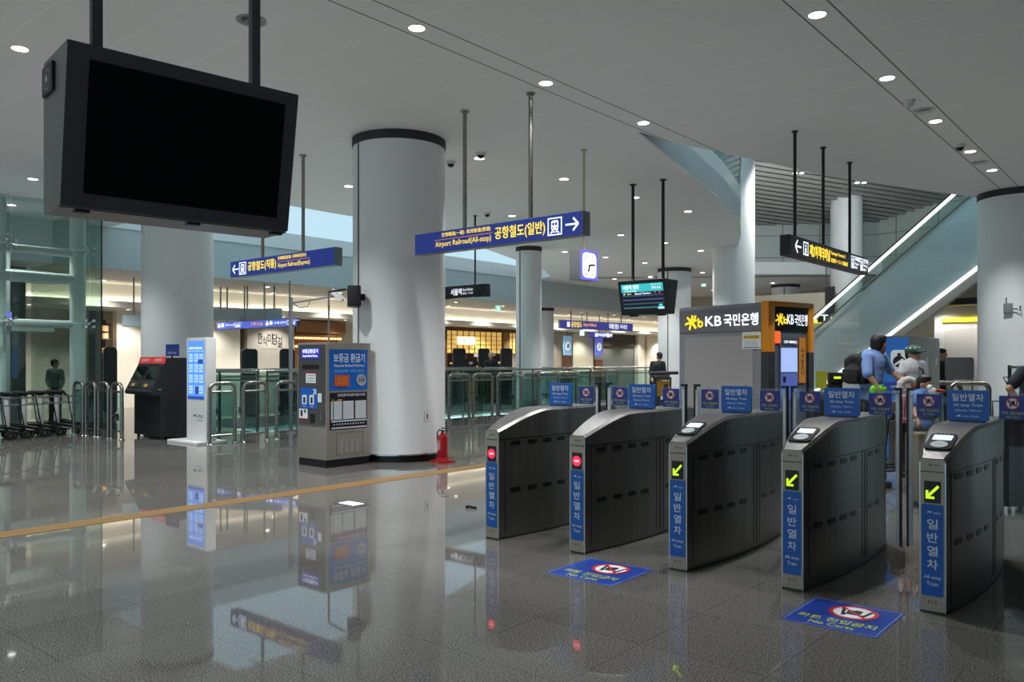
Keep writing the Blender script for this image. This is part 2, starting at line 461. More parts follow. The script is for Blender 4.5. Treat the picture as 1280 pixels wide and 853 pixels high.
# round columns
def column(x, y, r, top=CEIL, face=None, groove=None, m=None):
    cm = m or mat('column_panel', (232, 234, 234), rough=.42, grain=.02, gscale=3)
    b = MB(cm)
    b.lathe([(r, .12), (r, top - .14)], (x, y, 0), 72)
    b.lathe([(r - .05, 0), (r - .05, .12)], (x, y, 0), 72, black)
    b.lathe([(r + .004, .1), (r + .02, .105), (r + .02, .125), (r + .004, .13)], (x, y, 0), 72, chrome)
    b.lathe([(r - .04, top - .14), (r + .012, top - .139), (r + .012, top - .002), (r - .04, top)], (x, y, 0), 72, mat('column_rim', (48, 50, 52), rough=.6))
    if groove is not None:
        for a in groove:
            d = Vector((math.cos(a), math.sin(a), 0)); q = Vector((-d.y, d.x, 0)); o = Vector((x, y, 0)) + d * (r - .004)
            V = [o - q * .022 + d * .006, o + q * .022 + d * .006]
            V += [v + Vector((0, 0, top - .27)) for v in V]; V = [v + Vector((0, 0, .13)) for v in V]
            b.raw(V, [(0, 1, 3, 2)], mat('groove', (70, 73, 76), rough=.6))
    return struct('column', b)
def toward(x, y, px, py, Z):
    v = at(px, py, Z); return math.atan2(v.y - y, v.x - x)
C1 = Vector((-9.985, 8.99, 0))
ang1 = math.atan2(-C1.y, -C1.x)
column(C1.x, C1.y, .745, groove=[ang1 - 1.02])
column(-17.7, 9.25, .76)
c = at(661, 453, 25.6); column(c.x, c.y, .40, groove=[math.atan2(-c.y, -c.x) - .75])
c = at(681, 453, 37.8); column(c.x, c.y, .42, top=4.05)
c = at(843, 453, 31.5); column(c.x, c.y, .63, groove=[math.atan2(-c.y, -c.x) - .4])
c = at(982, 453, 38.0); column(c.x, c.y, .63, groove=[math.atan2(-c.y, -c.x) - .1])
c = at(917, 453, 25.6); column(c.x, c.y, .64, top=9.0)
c = at(1058, 453, 31.5); column(c.x, c.y, .58, top=9.2)
CR = at(1273, 453, 17.35); column(CR.x, CR.y, .76)

# upper floor seen through the escalator opening
b = MB(mat('upper_wall', (168, 178, 172), rough=.4))
pA, pB, pC = W(3.0, 34.6), W(15.0, 33.6), W(21, 25.5)
def wallseg(b, p, q, z0, z1, t=.2, m=None):
    d = (q - p).normalized(); n = Vector((-d.y, d.x, 0)) * t
    b.prism([(p.x, p.y), (q.x, q.y), (q.x + n.x, q.y + n.y), (p.x + n.x, p.y + n.y)], 'z', z0, z1, m)
wallseg(b, pA, pB, 5.1, 9.3); wallseg(b, pB, pC, 5.1, 9.3)
jm = mat('panel_joint', (96, 104, 102), rough=.6)
for k in range(8):
    p = pA.lerp(pB, (k + .5) / 8); d = (pB - pA).normalized(); n = Vector((d.y, -d.x, 0)) * .006
    b.box(p.x - .012, p.y - .012, 5.2, p.x + .012, p.y + .012, 9.2, m=jm, mx=Matrix.Translation(n))
for k in range(6):
    p = pB.lerp(pC, (k + .5) / 6); b.box(p.x - .015, p.y - .015, 5.2, p.x + .015, p.y + .015, 9.2, m=jm)
for z in (5.9, 6.8, 7.7):
    for p, q in ((pA, pB), (pB, pC)):
        d = (q - p).normalized(); n = Vector((d.y, -d.x, 0)) * .008
        b.tube([p + n + Vector((0, 0, z)), q + n + Vector((0, 0, z))], .012, 6, jm)
struct('wall_upper', b)
b = MB(mat('louver', (150, 152, 148), rough=.6))
lo = W(5, 34); 
e1 = (W(1, 0) - W(0, 0)); e2 = (W(0, 1) - W(0, 0))
for k in range(-2, 46):
    zz = lambda Z: 7.35 + (33.6 - Z) * .193
    Za = 33.6 - k * .36; Zb = Za + 6.5
    b.tube([W(2.0, Za) + Vector((0, 0, zz(Za))), W(22, Zb) + Vector((0, 0, zz(Zb)))], .085, 4)
struct('ceiling_louver', b)
bk = MB(mat('louver_back', (60, 62, 62), rough=.8))
p = W(2, 34.5); q = W(22, 33.5); r_ = W(22, 20); s_ = W(2, 20.5)
V = [p + Vector((0, 0, 7.5)), q + Vector((0, 0, 7.7)), r_ + Vector((0, 0, 10.25)), s_ + Vector((0, 0, 10.15))]
V += [v + Vector((0, 0, .1)) for v in V]
bk.raw(V, [(3, 2, 1, 0), (4, 5, 6, 7), (0, 1, 5, 4), (1, 2, 6, 5), (2, 3, 7, 6), (3, 0, 4, 7)])
struct('ceiling_louver_back', bk)
# white curved fascia with a glass rail along the left edge of the opening
edge = [W(*p) for p in ((2.0, 12.75), (3.33, 15.4), (4.73, 18.2), (5.76, 20.6), (6.5, 23.2), (7.3, 26.5))]
fa = MB(mat('fascia_gloss', (226, 230, 228), rough=.25)); gr_ = MB(pale); rl = MB(steel)
for p, q in zip(edge, edge[1:]):
    wallseg(fa, p, q, CEIL - .02, CEIL + .85, .05)
    wallseg(gr_, p, q, CEIL + .85, CEIL + 1.95, .012)
rl.tube([p + Vector((0, 0, CEIL + 1.97)) for p in edge], .025, 8)
struct('trim_opening', fa)
t = thing('glass_balustrade', 'clear glass rail along the curved white edge of the ceiling opening', 'balustrade', edge[0] * 1)
t.location = (0, 0, 0)
gr_.build('glass_panel', t); rl.build('top_rail', t)

# ================================================================== THINGS
# ------------------------------------------------------------------ ticket gates
GL = 1.9                                                         # length of a gate
def half(t):
    return .071 + .082 * math.sin(PI * max(0, min(1, t / GL))) ** .75
def top(t):
    e = GL - t
    if e < .16: return 1.02 + .108 * (1 - (1 - e / .16) ** 2) ** .5
    if t >= .62: return 1.128
    s = t / .62
    return .955 + .173 * (1 - (1 - s) ** 1.55)
def icon_cart(f, mb, u, v, r, w=.004):
    """a luggage cart crossed out, in a red ring on a white disc"""
    f.disc(mb, u, v, r * .96, pwhite, 0, w)
    k = r / 1.0
    L = lambda a, b, c, d, t: f.line(mb, u + a * k, v + b * k, u + c * k, v + d * k, t * k, pblack, w, w + .0006)
    L(-.62, .38, -.46, .38, .14); L(-.5, .42, -.36, -.3, .14); L(-.38, -.3, .5, -.22, .13); L(.5, -.28, .62, .5, .14); L(.58, .46, .72, .46, .13)
    f.poly(mb, [(u + a * k, v + b * k) for a, b in ((-.26, -.2), (.3, -.15), (.3, .36), (.05, .44), (-.1, .3), (-.3, .34))], pblack, w, w + .0006)
    f.disc(mb, u - .3 * k, v - .44 * k, .11 * k, pblack, w, w + .0006, 12); f.disc(mb, u + .46 * k, v - .38 * k, .11 * k, pblack, w, w + .0006, 12)
    f.line(mb, u - .66 * k, v + .62 * k, u + .66 * k, v - .62 * k, .12 * k, red, w + .0008, w + .0014)
    f.ring(mb, u, v, r * .82, r, red, w + .0016)
def wing(f, mb, u, v, s, m, w=.0045):
    f.poly(mb, [(u - 1.0 * s, v - .1 * s), (u + .15 * s, v + .42 * s), (u + .5 * s, v + .42 * s), (u + .1 * s, v + .12 * s), (u + .55 * s, v + .02 * s), (u + .2 * s, v - .22 * s), (u - .3 * s, v - .06 * s)], m, w - .001, w)

LOGO = mat('logo_dark', (34, 46, 92), rough=.5)
def make_gate(kind):
    t = thing('ticket_gate', '', 'ticket gate')
    N = 26
    # lower body, a boat-shaped plan
    st = [GL * k / N for k in range(N + 1)]
    zb, zm = .0, .872
    b = MB(gsteel); V = []; P = []
    for s in st:
        h = half(s)
        V += [(-h, s, zb), (h, s, zb), (h, s, zm), (-h, s, zm)]
    for i in range(N):
        a, c = 4 * i, 4 * i + 4
        P += [(a + 1, c + 1, c + 2, a + 2), (a + 3, c + 3, c, a)]
    P += [(0, 1, 2, 3), (4 * N + 3, 4 * N + 2, 4 * N + 1, 4 * N)]
    b.raw(V, P); b.build('body', t)
    # hood: sloping ends, flat middle
    b = MB(gsteel); V = []; P = []
    for s in st:
        h = half(s) + .004; z = top(s); e = min(.02, (z - zm) * .2)
        V += [(-h, s, zm + .006), (h, s, zm + .006), (h, s, z - e), (h - e, s, z), (-h + e, s, z), (-h, s, z - e)]
    for i in range(N):
        a, c = 6 * i, 6 * i + 6
        P += [(a + k, c + k, c + (k + 1) % 6, a + (k + 1) % 6) for k in range(6)]
    P += [(0, 1, 2, 3, 4, 5), tuple(6 * N + k for k in (5, 4, 3, 2, 1, 0))]
    b.raw(V, P); b.build('hood', t, smooth=30)
    # plinth line
    b = MB(dark)
    for i in range(N):
        for sg in (-1, 1):
            p0 = (sg * (half(st[i]) + .003), st[i], 0); p1 = (sg * (half(st[i + 1]) + .003), st[i + 1], 0)
            q = [p0, p1, (p1[0], p1[1], .018), (p0[0], p0[1], .018)]
            b.raw(q, [(0, 1, 2, 3) if sg > 0 else (3, 2, 1, 0)])
    b.box(-half(0), -.004, 0, half(0), .002, .011); b.box(-half(0), GL - .002, 0, half(0), GL + .004, .018)
    b.build('plinth', t)
    # side seams and sensor slots, following the curved sides
    b = MB(mat('seam', (24, 24, 25), rough=.7))
    for sg in (-1, 1):
        for s in (1.06,):
            h = half(s) + .0012; b.box(sg * h - .001, s - .005, .05, sg * h + .001, s + .005, 1.12)
        for s in (.07, 1.0, 1.12, 1.8):
            h = half(s) + .001; b.box(sg * h - .001, s - .003, .06, sg * h + .001, s + .003, .868)
    b.build('panel_seams', t)
    for z in (.835, .425):
        for s in (.19, .40, .60, .80, 1.22, 1.44):
            x0 = half(s - .03); x1 = half(s + .03); d = Vector((x1 - x0, .06, 0)).normalized()
            f = Face((half(s) + .0005, s, z), d, (0, 0, 1)); b = MB(mat('slot_black', (9, 9, 10), rough=.35))
            f.rect(b, -.06, -.019, .06, .019, None, 0, .003, .0185); b.build('sensor_slot', t)
    # front face
    f = FY(0, 0, 0)
    b = MB(panelm); f.rect(b, -.069, .012, .069, .866, None, 0, .006, .006); b.build('front_panel', t)
    b = MB(panelm); f.rect(b, -.069, .876, .069, .948, None, 0, .005, .006)
    wing(f, b, -.012, .914, .018, LOGO, .0065); f.txt(b, "A'REX", .004, .907, .04, .92, LOGO, .006); b.build('front_band', t)
    b = MB(chrome)
    for sg in (-1, 1): b.cyl((sg * .072, -.001, .01), (sg * .072, -.001, .93), .0055, seg=8)
    b.build('corner_trim', t)
    b = MB(black); f.rect(b, -.047, .68, .047, .815, None, .006, .010, .004)
    d = b.build('direction_display', t)
    b = MB()
    if kind == 'exit':
        f.disc(b, .0, .748, .041, glow('led_red', (255, 40, 70), 1.5), .010, .0112)
        f.rect(b, -.021, .741, .021, .755, glow('led_pink', (255, 190, 200), 1.2), .0112, .0122)
        b.build('no_entry_light', d)
    else:
        g = glow('led_green', (190, 232, 30), 1.1)
        f.line(b, .034, .786, -.030, .716, .016, g, .010, .0115); f.poly(b, [(-.037, .706), (.012, .706), (.012, .721), (-.037, .721)], g, .0115, .0125); f.poly(b, [(-.037, .706), (-.022, .706), (-.022, .758), (-.037, .758)], g, .0117, .0127)
        b.build('green_arrow_light', d)
    b = MB(blue); f.rect(b, -.062, .105, .062, .672, None, .006, .0085, .010)
    s = b.build('sticker', t)
    b = MB(pwhite)
    wing(f, b, -.015, .622, .022, pwhite, .0098); f.txt(b, "A'REX", .004, .613, .047, .626, pwhite, .0095)
    for k, ch in enumerate('일반열차'):
        f.txt(b, ch, -.029, .520 - k * .083, .031, .580 - k * .083, pwhite, .0095, .016)
    f.txt(b, 'All stop', -.048, .207, .048, .232, pwhite, .0095, .02); f.txt(b, 'Train', -.033, .170, .033, .193, pwhite, .0095, .02)
    b.build('lettering', s)
    b = MB(dark); f.txt(b, '0 1 5', -.026, .060, .026, .078, None, .0068, .03); b.build('number_label', t)
    if kind == 'entry':
        a = .10; z0, z1 = top(a), top(a + .22); up = Vector((0, .22, z1 - z0)).normalized()
        o = Vector((0, a + .10, (top(a + .1)) + .004)); n = Vector((1, 0, 0)).cross(up)
        g = Face(o, (1, 0, 0), up)
        b = MB(mat('reader_black', (18, 18, 20), rough=.2)); g.rect(b, -.078, -.105, .078, .135, None, -.008, .006, .03); r = b.build('card_reader', t)
        b = MB(glow('reader_screen', (205, 222, 255), .95)); g.rect(b, -.056, .030, .056, .105, None, .006, .008, .004)
        ink = mat('screen_ink', (70, 80, 120), rough=.6)
        g.txt(b, '카드를 대주세요', -.04, .074, .04, .09, ink, .0086); g.txt(b, 'touch card', -.03, .048, .03, .062, ink, .0086); b.build('screen', r)
        b = MB(mat('card_pad', (190, 192, 192), rough=.35)); g.disc(b, 0, -.042, .05, None, .006, .010, 28); g.ring(b, 0, -.042, .040, .043, grey, .0105); g.txt(b, 'CARD', -.025, -.05, .025, -.034, grey, .0104); b.build('card_pad', r)
        b = MB(chrome)
        for u in (-.022, 0, .022): g.disc(b, u, .118, .006, None, .006, .008, 10)
        b.build('indicator_lamps', r)
    # sign board on top
    b = MB(black); b.box(-.11, .97, 1.12, .11, 1.04, 1.135); b.build('sign_base', t)
    f = FY(0, .995, 1.135)
    b = MB(blue); f.rect(b, -.133, .0, .133, .215, None, -.022, 0, .014); sb = b.build('sign_board', t)
    b = MB(pwhite)
    f.txt(b, '일반열차', -.1, .138, .1, .19, pwhite, .002, .016); f.txt(b, 'All stop Train', -.092, .094, .092, .12, pwhite, .002, .012)
    f.txt(b, '(Subway / Metro)', -.08, .06, .08, .08, pwhite, .002); wing(f, b, -.055, .03, .024, pwhite, .003); f.txt(b, "A'REX  공항철도", -.035, .023, .075, .037, pwhite, .002)
    b.build('lettering', sb)
    return t

def flap(t, sg):
    """the glass flap on one side of a gate with its edge post and the no-carts plate"""
    y = 1.06; xi, xo = sg * .145, sg * .418
    a, c = min(xi, xo), max(xi, xo)
    pts = [(xi, .17), (xo, .17), (xo, 1.335)] + [(xi + (xo - xi) * k, 1.335) for k in (.6, .3)] + [(xi + (xo - xi) * .12, 1.325), (xi, 1.28)]
    b = MB(clear); b.prism(pts, 'y', y - .005, y + .005); g = b.build('flap_glass', t)
    b = MB(black); b.box(min(xo, xo - sg * .014), y - .014, .17, max(xo, xo - sg * .014), y + .014, 1.35); b.box(xo - sg * .025 - .025, y - .018, 1.337, xo - sg * .025 + .025, y + .018, 1.358); b.build('flap_post', t)
    b = MB(mat('light_bar', (222, 226, 230), rough=.3)); b.box(xo - sg * .027 - .0125, y - .010, .18, xo - sg * .027 + .0125, y + .010, 1.31); b.build('light_bar', t)
    u = (xi + xo) / 2 - sg * .015
    f = FY(u, y - .006, 1.15)
    b = MB(navy); f.rect(b, -.082, 0, .082, .165, None, -.001, .002, .004); s = b.build('no_carts_sign', t)
    b = MB(); icon_cart(f, b, 0, .112, .044)
    f.txt(b, '카트 진입금지', -.066, .034, .066, .056, pyel, .003, .012); f.txt(b, 'No Carts', -.038, .010, .038, .027, pyel, .003)
    b.build('no_carts_print', s)

gx = [-4.745, -3.865, -2.97, -2.12, -1.262]; gy = [5.36, 5.41, 5.44, 5.475, 5.53]
glab = ['steel ticket gate with red no-entry light at the far end of the row',
        'second steel ticket gate with red no-entry light, beside the first green-arrow gate',
        'steel ticket gate with green arrow and card reader, first after the two red-lit gates',
        'steel ticket gate with green arrow, standing between two other green-arrow gates',
        'steel ticket gate with green arrow and card reader, closest to the camera']
protos = {}
gates = []
for i in range(5):
    kind = 'exit' if i < 2 else 'entry'
    if kind not in protos:
        g = protos[kind] = make_gate(kind); g.location = (gx[i], gy[i], 0); tag(g, glab[i], group='ticket gates in a row')
    else: g = dup(protos[kind], (gx[i], gy[i], 0), 0, glab[i], 'ticket gates in a row')
    gates.append(g)
for i, g in enumerate(gates):
    if i > 0: flap(g, -1)
    flap(g, 1)

# ------------------------------------------------------------------ floor mats
def floor_mat(x0, y0, x1, y1, label):
    t = thing('floor_sticker', label, 'floor sticker', ((x0 + x1) / 2, (y0 + y1) / 2, 0), 0, 'no-carts floor stickers')
    w, h = (x1 - x0) / 2, (y1 - y0) / 2
    f = Face((0, 0, .0005), (1, 0, 0), (0, 1, 0))
    b = MB(mat('mat_blue', (34, 66, 158), rough=.32)); f.rect(b, -w, -h, w, h, None, 0, .0015, .01); b.build('sheet', t)
    b = MB(); f.frame(b, -w + .012, -h + .012, w - .012, h - .012, .004, mat('mat_line', (150, 170, 215), rough=.5), .0015, .0022)
    icon_cart(f, b, .03, .10, .145, .003)
    f.txt(b, '카트 진입금지', -.225, -.165, .225, -.085, pyel, .003, .014); f.txt(b, 'No Carts', -.13, -.245, .13, -.19, pyel, .003, .012)
    b.build('print', t)
floor_mat(-3.685, 4.745, -3.105, 5.33, 'blue no-carts floor sticker in front of the two red-lit gates')
floor_mat(-1.94, 4.81, -1.385, 5.40, 'blue no-carts floor sticker in front of the two nearest green-arrow gates')

# tactile strip
b = MB(mat('tactile_yellow', (136, 104, 56), rough=.55, grain=.12, gscale=60))
b.box(-8.35, -9.5, 0, -8.06, 13.5, .003)
for k in range(4): b.box(-8.32 + k * .07, -9.5, .003, -8.285 + k * .07, 13.5, .006)
tag(b.build('tactile_strip'), 'long ochre tactile strip running across the polished floor', 'tactile strip')
# cover plate with its brightness put in as glow and a lost glove-like bit on the floor
p = fl(439, 630); t = thing('floor_plate', 'small glowing white plate in a dark frame set in the floor', 'floor light', p)
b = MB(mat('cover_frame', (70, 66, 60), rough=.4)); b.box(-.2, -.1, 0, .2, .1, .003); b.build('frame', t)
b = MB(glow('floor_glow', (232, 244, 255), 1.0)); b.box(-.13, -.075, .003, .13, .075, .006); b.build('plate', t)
p = fl(588, 636); b = MB(rubber)
b.tube([p + Vector((-.035, -.01, .018)), p + Vector((-.01, .006, .02)), p + Vector((.03, .0, .016)), p + Vector((.05, .02, .014))], .014, 8); b.ell(p + Vector((-.035, -.012, .018)), (.02, .018, .018)); b.ell(p + Vector((.055, .022, .012)), (.018, .012, .012))
tag(b.build('black_plug'), 'small black object lying on the floor before the row of gates', 'litter')

# ------------------------------------------------------------------ large dark display hung from the ceiling
P0 = W(-2.889, 5.30); dv = W(.736, .677) - W(0, 0)
t = thing('hanging_display', 'large switched-off black display hanging on two poles in the foreground', 'display', (P0.x, P0.y, 2.60), math.atan2(dv.y, dv.x))
WD, HD, LEAN = 1.64, 1.05, .18
b = MB(mat('display_case', (116, 115, 112), rough=.4)); bz = MB(mat('display_bezel', (74, 76, 83), rough=.35))
prof = [(LEAN, 0), (.60, 0), (.60, HD - .02), (.58, HD), (0, HD)]
b.prism(prof, 'x', 0, WD); b.box(.0, LEAN + .02, -.012, WD, .58, 0)
b.build('case', t)
up = Vector((0, -LEAN, HD)).normalized()
f = Face((0, LEAN, 0), (1, 0, 0), up)
LH = math.hypot(LEAN, HD)
bz.m = bz.m
f.rect(bz, 0, 0, WD, LH, None, 0, .012, .008); o = bz.build('front_frame', t)
b = MB(screen); f.rect(b, .135, .095, WD - .105, LH - .095, None, .012, .015); b.build('screen', o)
b = MB(black)
for u in (.10, .86, 1.52): b.box(u, .20, -.03, u + .09, .26, -.01)
b.build('mounting_feet', t)
# side fan
f = Face((0, .60, 0), (0, -1, 0), (0, 0, 1))
b = MB(black); f.rect(b, .05, .79, .31, .99, None, 0, .022, .01); fan = b.build('vent_fan', t)
b = MB(grey); f.ring(b, .18, .89, .06, .08, grey, .024); f.ring(b, .18, .89, .035, .044, grey, .024); f.disc(b, .18, .89, .024, chrome, .022, .026); b.build('fan_guard', fan)
for s in (.245, 1.40):
    b = MB(mat('pole_dark', (62, 66, 72), rough=.4)); b.box(s - .035, .22, HD, s + .035, .29, CEIL - 2.60, bev=.006); b.build('hanging_pole', t)

# ------------------------------------------------------------------ overhead signs
def train_icon(f, b, u, v, s, w=.004):
    f.frame(b, u - s, v - s, u + s, v + s, s * .14, lwhite, .002, w)
    f.rect(b, u - .5 * s, v - .42 * s, u + .5 * s, v + .68 * s, lwhite, .002, w, .22 * s)
    f.rect(b, u - .34 * s, v + .12 * s, u - .05 * s, v + .42 * s, signblue, w, w + .001); f.rect(b, u + .05 * s, v + .12 * s, u + .34 * s, v + .42 * s, signblue, w, w + .001)
    f.disc(b, u - .28 * s, v - .16 * s, .09 * s, signblue, w, w + .001, 10); f.disc(b, u + .28 * s, v - .16 * s, .09 * s, signblue, w, w + .001, 10)
    f.line(b, u - .25 * s, v - .4 * s, u - .6 * s, v - .78 * s, .14 * s, lwhite, .002, w); f.line(b, u + .25 * s, v - .4 * s, u + .6 * s, v - .78 * s, .14 * s, lwhite, .002, w)
    f.line(b, u - .45 * s, v - .62 * s, u + .45 * s, v - .62 * s, .1 * s, lwhite, .002, w)
def arrow(f, b, u, v, s, sg, m=None):
    m = m or lwhite
    f.line(b, u - s * sg, v, u + s * sg * .9, v, .24 * s, m); f.line(b, u + s * sg, v, u + .2 * s * sg, v + .8 * s, .26 * s, m, .0004, .0024); f.line(b, u + s * sg, v, u + .2 * s * sg, v - .8 * s, .26 * s, m, .0008, .0028)
def sign_box(name, label, x0, y, x1, z0, z1, poles, facem, endm=None, pole_r=.03, polem=None, group=None):
    t = thing(name, label, 'sign', (x0, y, z0), 0, group)
    L, h = x1 - x0, z1 - z0
    b = MB(endm or mat('sign_case', (120, 126, 130), rough=.35)); b.box(0, 0, 0, L, .16, h, bev=.006); b.build('case', t)
    f = FY(0, 0, 0); b = MB(facem); f.rect(b, .004, .006, L - .012, h - .006, None, 0, .004); fp = b.build('lit_face', t)
    b = MB(facem); Face((L, .16, 0), (-1, 0, 0), (0, 0, 1)).rect(b, L * 0 + .012, .006, L - .004, h - .006, None, 0, .004); b.build('rear_face', t)
    for p in poles:
        b = MB(polem or tube_m); b.cyl((p, .08, h), (p, .08, CEIL - z0), pole_r, seg=14); b.cyl((p, .08, CEIL - z0 - .02), (p, .08, CEIL - z0), pole_r * 2.1, seg=16); b.build('hanging_pole', t)
    f = FY(0, -.004, 0); return t, fp, f, L, h

t, fp, f, L, h = sign_box('direction_sign', 'long blue overhead sign with yellow writing and arrow to the right', -9.0, 8.42, -5.93, 3.155, 3.46, (.95, 2.16), signblue, group='blue overhead direction signs')
b = MB(lyel)
f.txt(b, '空港鐵道(一般)  机场铁道(普通)', .57, .205, 1.52, .275, lyel, .003, .01); f.line(b, .42, .178, 1.55, .178, .008, mat('sign_rule', (210, 140, 110), emit=.7)); f.txt(b, 'Airport Railroad(All-stop)', .44, .055, 1.53, .155, lyel, .003, .006)
f.txt(b, '공항철도(일반)', 1.6, .055, 2.47, .245, lyel, .003, .018)
train_icon(f, b, 2.63, .15, .115); arrow(f, b, 2.9, .15, .1, 1)
b.build('lettering', fp)
t, fp, f, L, h = sign_box('direction_sign', 'long blue overhead sign with yellow writing and arrow to the left', -14.1, 8.42, -10.93, 3.155, 3.46, (.95, 2.19), signblue, group='blue overhead direction signs')
b = MB(lyel)
arrow(f, b, .18, .15, .1, -1); train_icon(f, b, .42, .15, .115)
f.txt(b, '공항철도(직통)', .6, .06, 1.5, .25, lyel, .003, .018)
f.txt(b, '空港鐵道(直通)  机场铁道(直达)', 1.56, .205, 2.4, .275, lyel, .003, .01); f.line(b, 1.55, .178, 2.5, .178, .008, mat('sign_rule', (210, 140, 110), emit=.7)); f.txt(b, 'Airport Railroad(Express)', 1.56, .055, 2.5, .155, lyel, .003, .006)
b.build('lettering', fp)
t, fp, f, L, h = sign_box('direction_sign', 'small black overhead sign with white writing behind the big round column', -15.6, 14.65, -13.17, 3.14, 3.45, (2.0, .4), signblk, black, .022, black)
b = MB(lwhite); f.txt(b, '서울역', 1.25, .08, 1.62, .24, lwhite, .003, .02); f.txt(b, 'Seoul Station', 1.66, .17, 2.0, .24, lwhite, .003); f.txt(b, '首尔站・ソウル駅', 1.66, .08, 2.0, .14, lwhite, .003); b.build('lettering', fp)

# black sign along the walkway on the right, facing +x
t = thing('direction_sign', 'black overhead sign on three black poles with yellow and white writing', 'sign', (-4.74, 12.15, 3.18))
L, h = 3.8, .31
b = MB(black); b.box(-.16, 0, 0, 0, L, h, bev=.006); b.build('case', t)
f = FX(0, 0, 0); b = MB(signblk); f.rect(b, .01, .008, L - .01, h - .008, None, 0, .004); fp = b.build('lit_face', t)
for p in (.4, 1.65, 3.0):
    b = MB(black); b.cyl((-.08, p, h), (-.08, p, CEIL - 3.18), .025, seg=12); b.cyl((-.08, p, CEIL - 3.2), (-.08, p, CEIL - 3.18), .05, seg=12); b.build('hanging_pole', t)
f = FX(.004, 0, 0); b = MB(lwhite)
arrow(f, b, .32, .155, .12, -1); f.frame(b, .53, .05, .74, .26, .02, lwhite)
f.disc(b, .635, .20, .025, lwhite); f.poly(b, [(.6, .08), (.67, .08), (.66, .165), (.61, .165)], lwhite); f.line(b, .635, .07, .635, .24, .008, signblk, .002, .003)
f.txt(b, '제2여객터미널', .8, .05, 1.72, .25, lyel, .003, .02); f.txt(b, 'Passenger Terminal 2', 1.78, .165, 2.5, .24, lyel, .003, .01); f.txt(b, '第2旅客ターミナル・第2航站楼', 1.78, .05, 2.62, .125, lyel, .003, .01)
for u, k, e in ((2.82, '주차대행', 'Valet'), (3.32, '장기주차', 'Parking')):
    f.frame(b, u, .05, u + .15, .27, .016, lwhite); f.disc(b, u + .075, .2, .028, lwhite); f.poly(b, [(u + .04, .075), (u + .11, .075), (u + .1, .16), (u + .05, .16)], lwhite)
    f.txt(b, k, u + .18, .185, u + .46, .275, lwhite, .003, .02); f.txt(b, e, u + .18, .12, u + .42, .17, lwhite, .003, .01); f.txt(b, '停车', u + .18, .05, u + .34, .1, lwhite, .003, .01)
b.build('lettering', fp)

# wall clock box on a cream pole
cp = at(731, 187, 13.8); x, y = cp.x, cp.y
t = thing('hanging_clock', 'square grey clock box with a lit white face on a thin pole', 'clock', (x, y, 2.93))
b = MB(mat('clock_case', (150, 154, 158), rough=.4)); b.box(-.14, -.25, 0, .09, .25, .5, bev=.008); b.build('case', t)
f = FX(.09, 0, .25); b = MB(glow('clock_rim', (96, 92, 226), .9)); f.rect(b, -.245, -.245, .245, .245, None, 0, .004, .02); ff = b.build('lit_rim', t)
b = MB(glow('clock_white', (246, 250, 255), 1.1)); f.rect(b, -.2, -.21, .2, .21, None, .004, .007, .09); fc = b.build('dial', ff)
b = MB(pblack)
for k in range(12):
    a = 2 * PI * k / 12; f.line(b, .15 * math.sin(a), .16 * math.cos(a), .18 * math.sin(a), .19 * math.cos(a), .02, pblack, .007, .008)
f.line(b, 0, 0, .16, .02, .03, pblack, .007, .009); f.line(b, 0, 0, -.03, -.11, .04, pblack, .007, .0095); f.disc(b, 0, 0, .02, pblack, .007, .01)
b.build('hands', ff)
b = MB(mat('pole_cream', (190, 186, 160), rough=.5)); b.cyl((-.02, 0, .5), (-.02, 0, CEIL - 2.93), .02, seg=12); b.cyl((-.02, 0, CEIL - 2.95), (-.02, 0, CEIL - 2.93), .05, seg=14); b.build('hanging_pole', t)

# train information display: two screens back to back in a black case narrowing downwards
t = thing('train_display', 'black hanging screen showing train times, on two black poles', 'display', (-8.97, 13.95, 2.50))
L, h = 1.08, .67
b = MB(black); b.prism([(.14, 0), (.36, 0), (.50, h), (0, h)], 'x', 0, L)
b.box(.15, .2, -.03, .3, .3, 0); b.box(.78, .2, -.03, .93, .3, 0); b.build('case', t)
b = MB(dark); FX(L, .19, h * .72).rect(b, -.02, 0, .1, .1, None, 0, .012); b.build('side_vent', t)
up = Vector((0, -.14, h)).normalized(); f = Face((0, .14, 0), (1, 0, 0), up)
b = MB(glow('screen_navy', (14, 18, 36), .6)); f.rect(b, .06, .09, L - .06, .62, None, 0, .004); s = b.build('screen', t)
b = MB(); tl = glow('screen_teal', (48, 168, 172), .95)
f.rect(b, .065, .455, L - .065, .615, tl, .004, .005)
f.txt(b, '서울역 방면', .1, .51, .47, .595, lwhite, .006, .016); f.txt(b, 'For Seoul Station', .14, .465, .42, .495, lwhite, .006); f.txt(b, '19:16', .77, .5, .96, .55, lwhite, .006, .02); f.txt(b, '08.15 (수)', .75, .57, .97, .6, lwhite, .006)
f.txt(b, '07', .1, .405, .15, .435, lwhite, .006, .02); f.txt(b, '일반', .19, .405, .29, .438, glow('screen_green', (190, 220, 70), .9), .006, .02); f.txt(b, 'Seoul Station', .37, .403, .73, .442, lwhite, .006, .02)
for u in (.83, .93): f.disc(b, u, .43, .022, glow('screen_red', (190, 60, 70), .8), .004, .006, 12)
for v, m in ((.37, (60, 80, 120)), (.29, (80, 90, 140)), (.21, (60, 90, 100)), (.13, (70, 130, 130))): f.rect(b, .08, v, L - .08, v + .018, glow('screen_bar_%d' % int(v * 100), m, .8), .004, .006)
f.rect(b, .86, .10, 1.0, .14, glow('screen_cyan', (180, 230, 240), .9), .006, .008, .015); f.rect(b, .885, .14, .965, .2, glow('screen_cyan2', (60, 190, 200), .9), .006, .008, .02)
b.build('timetable', s)
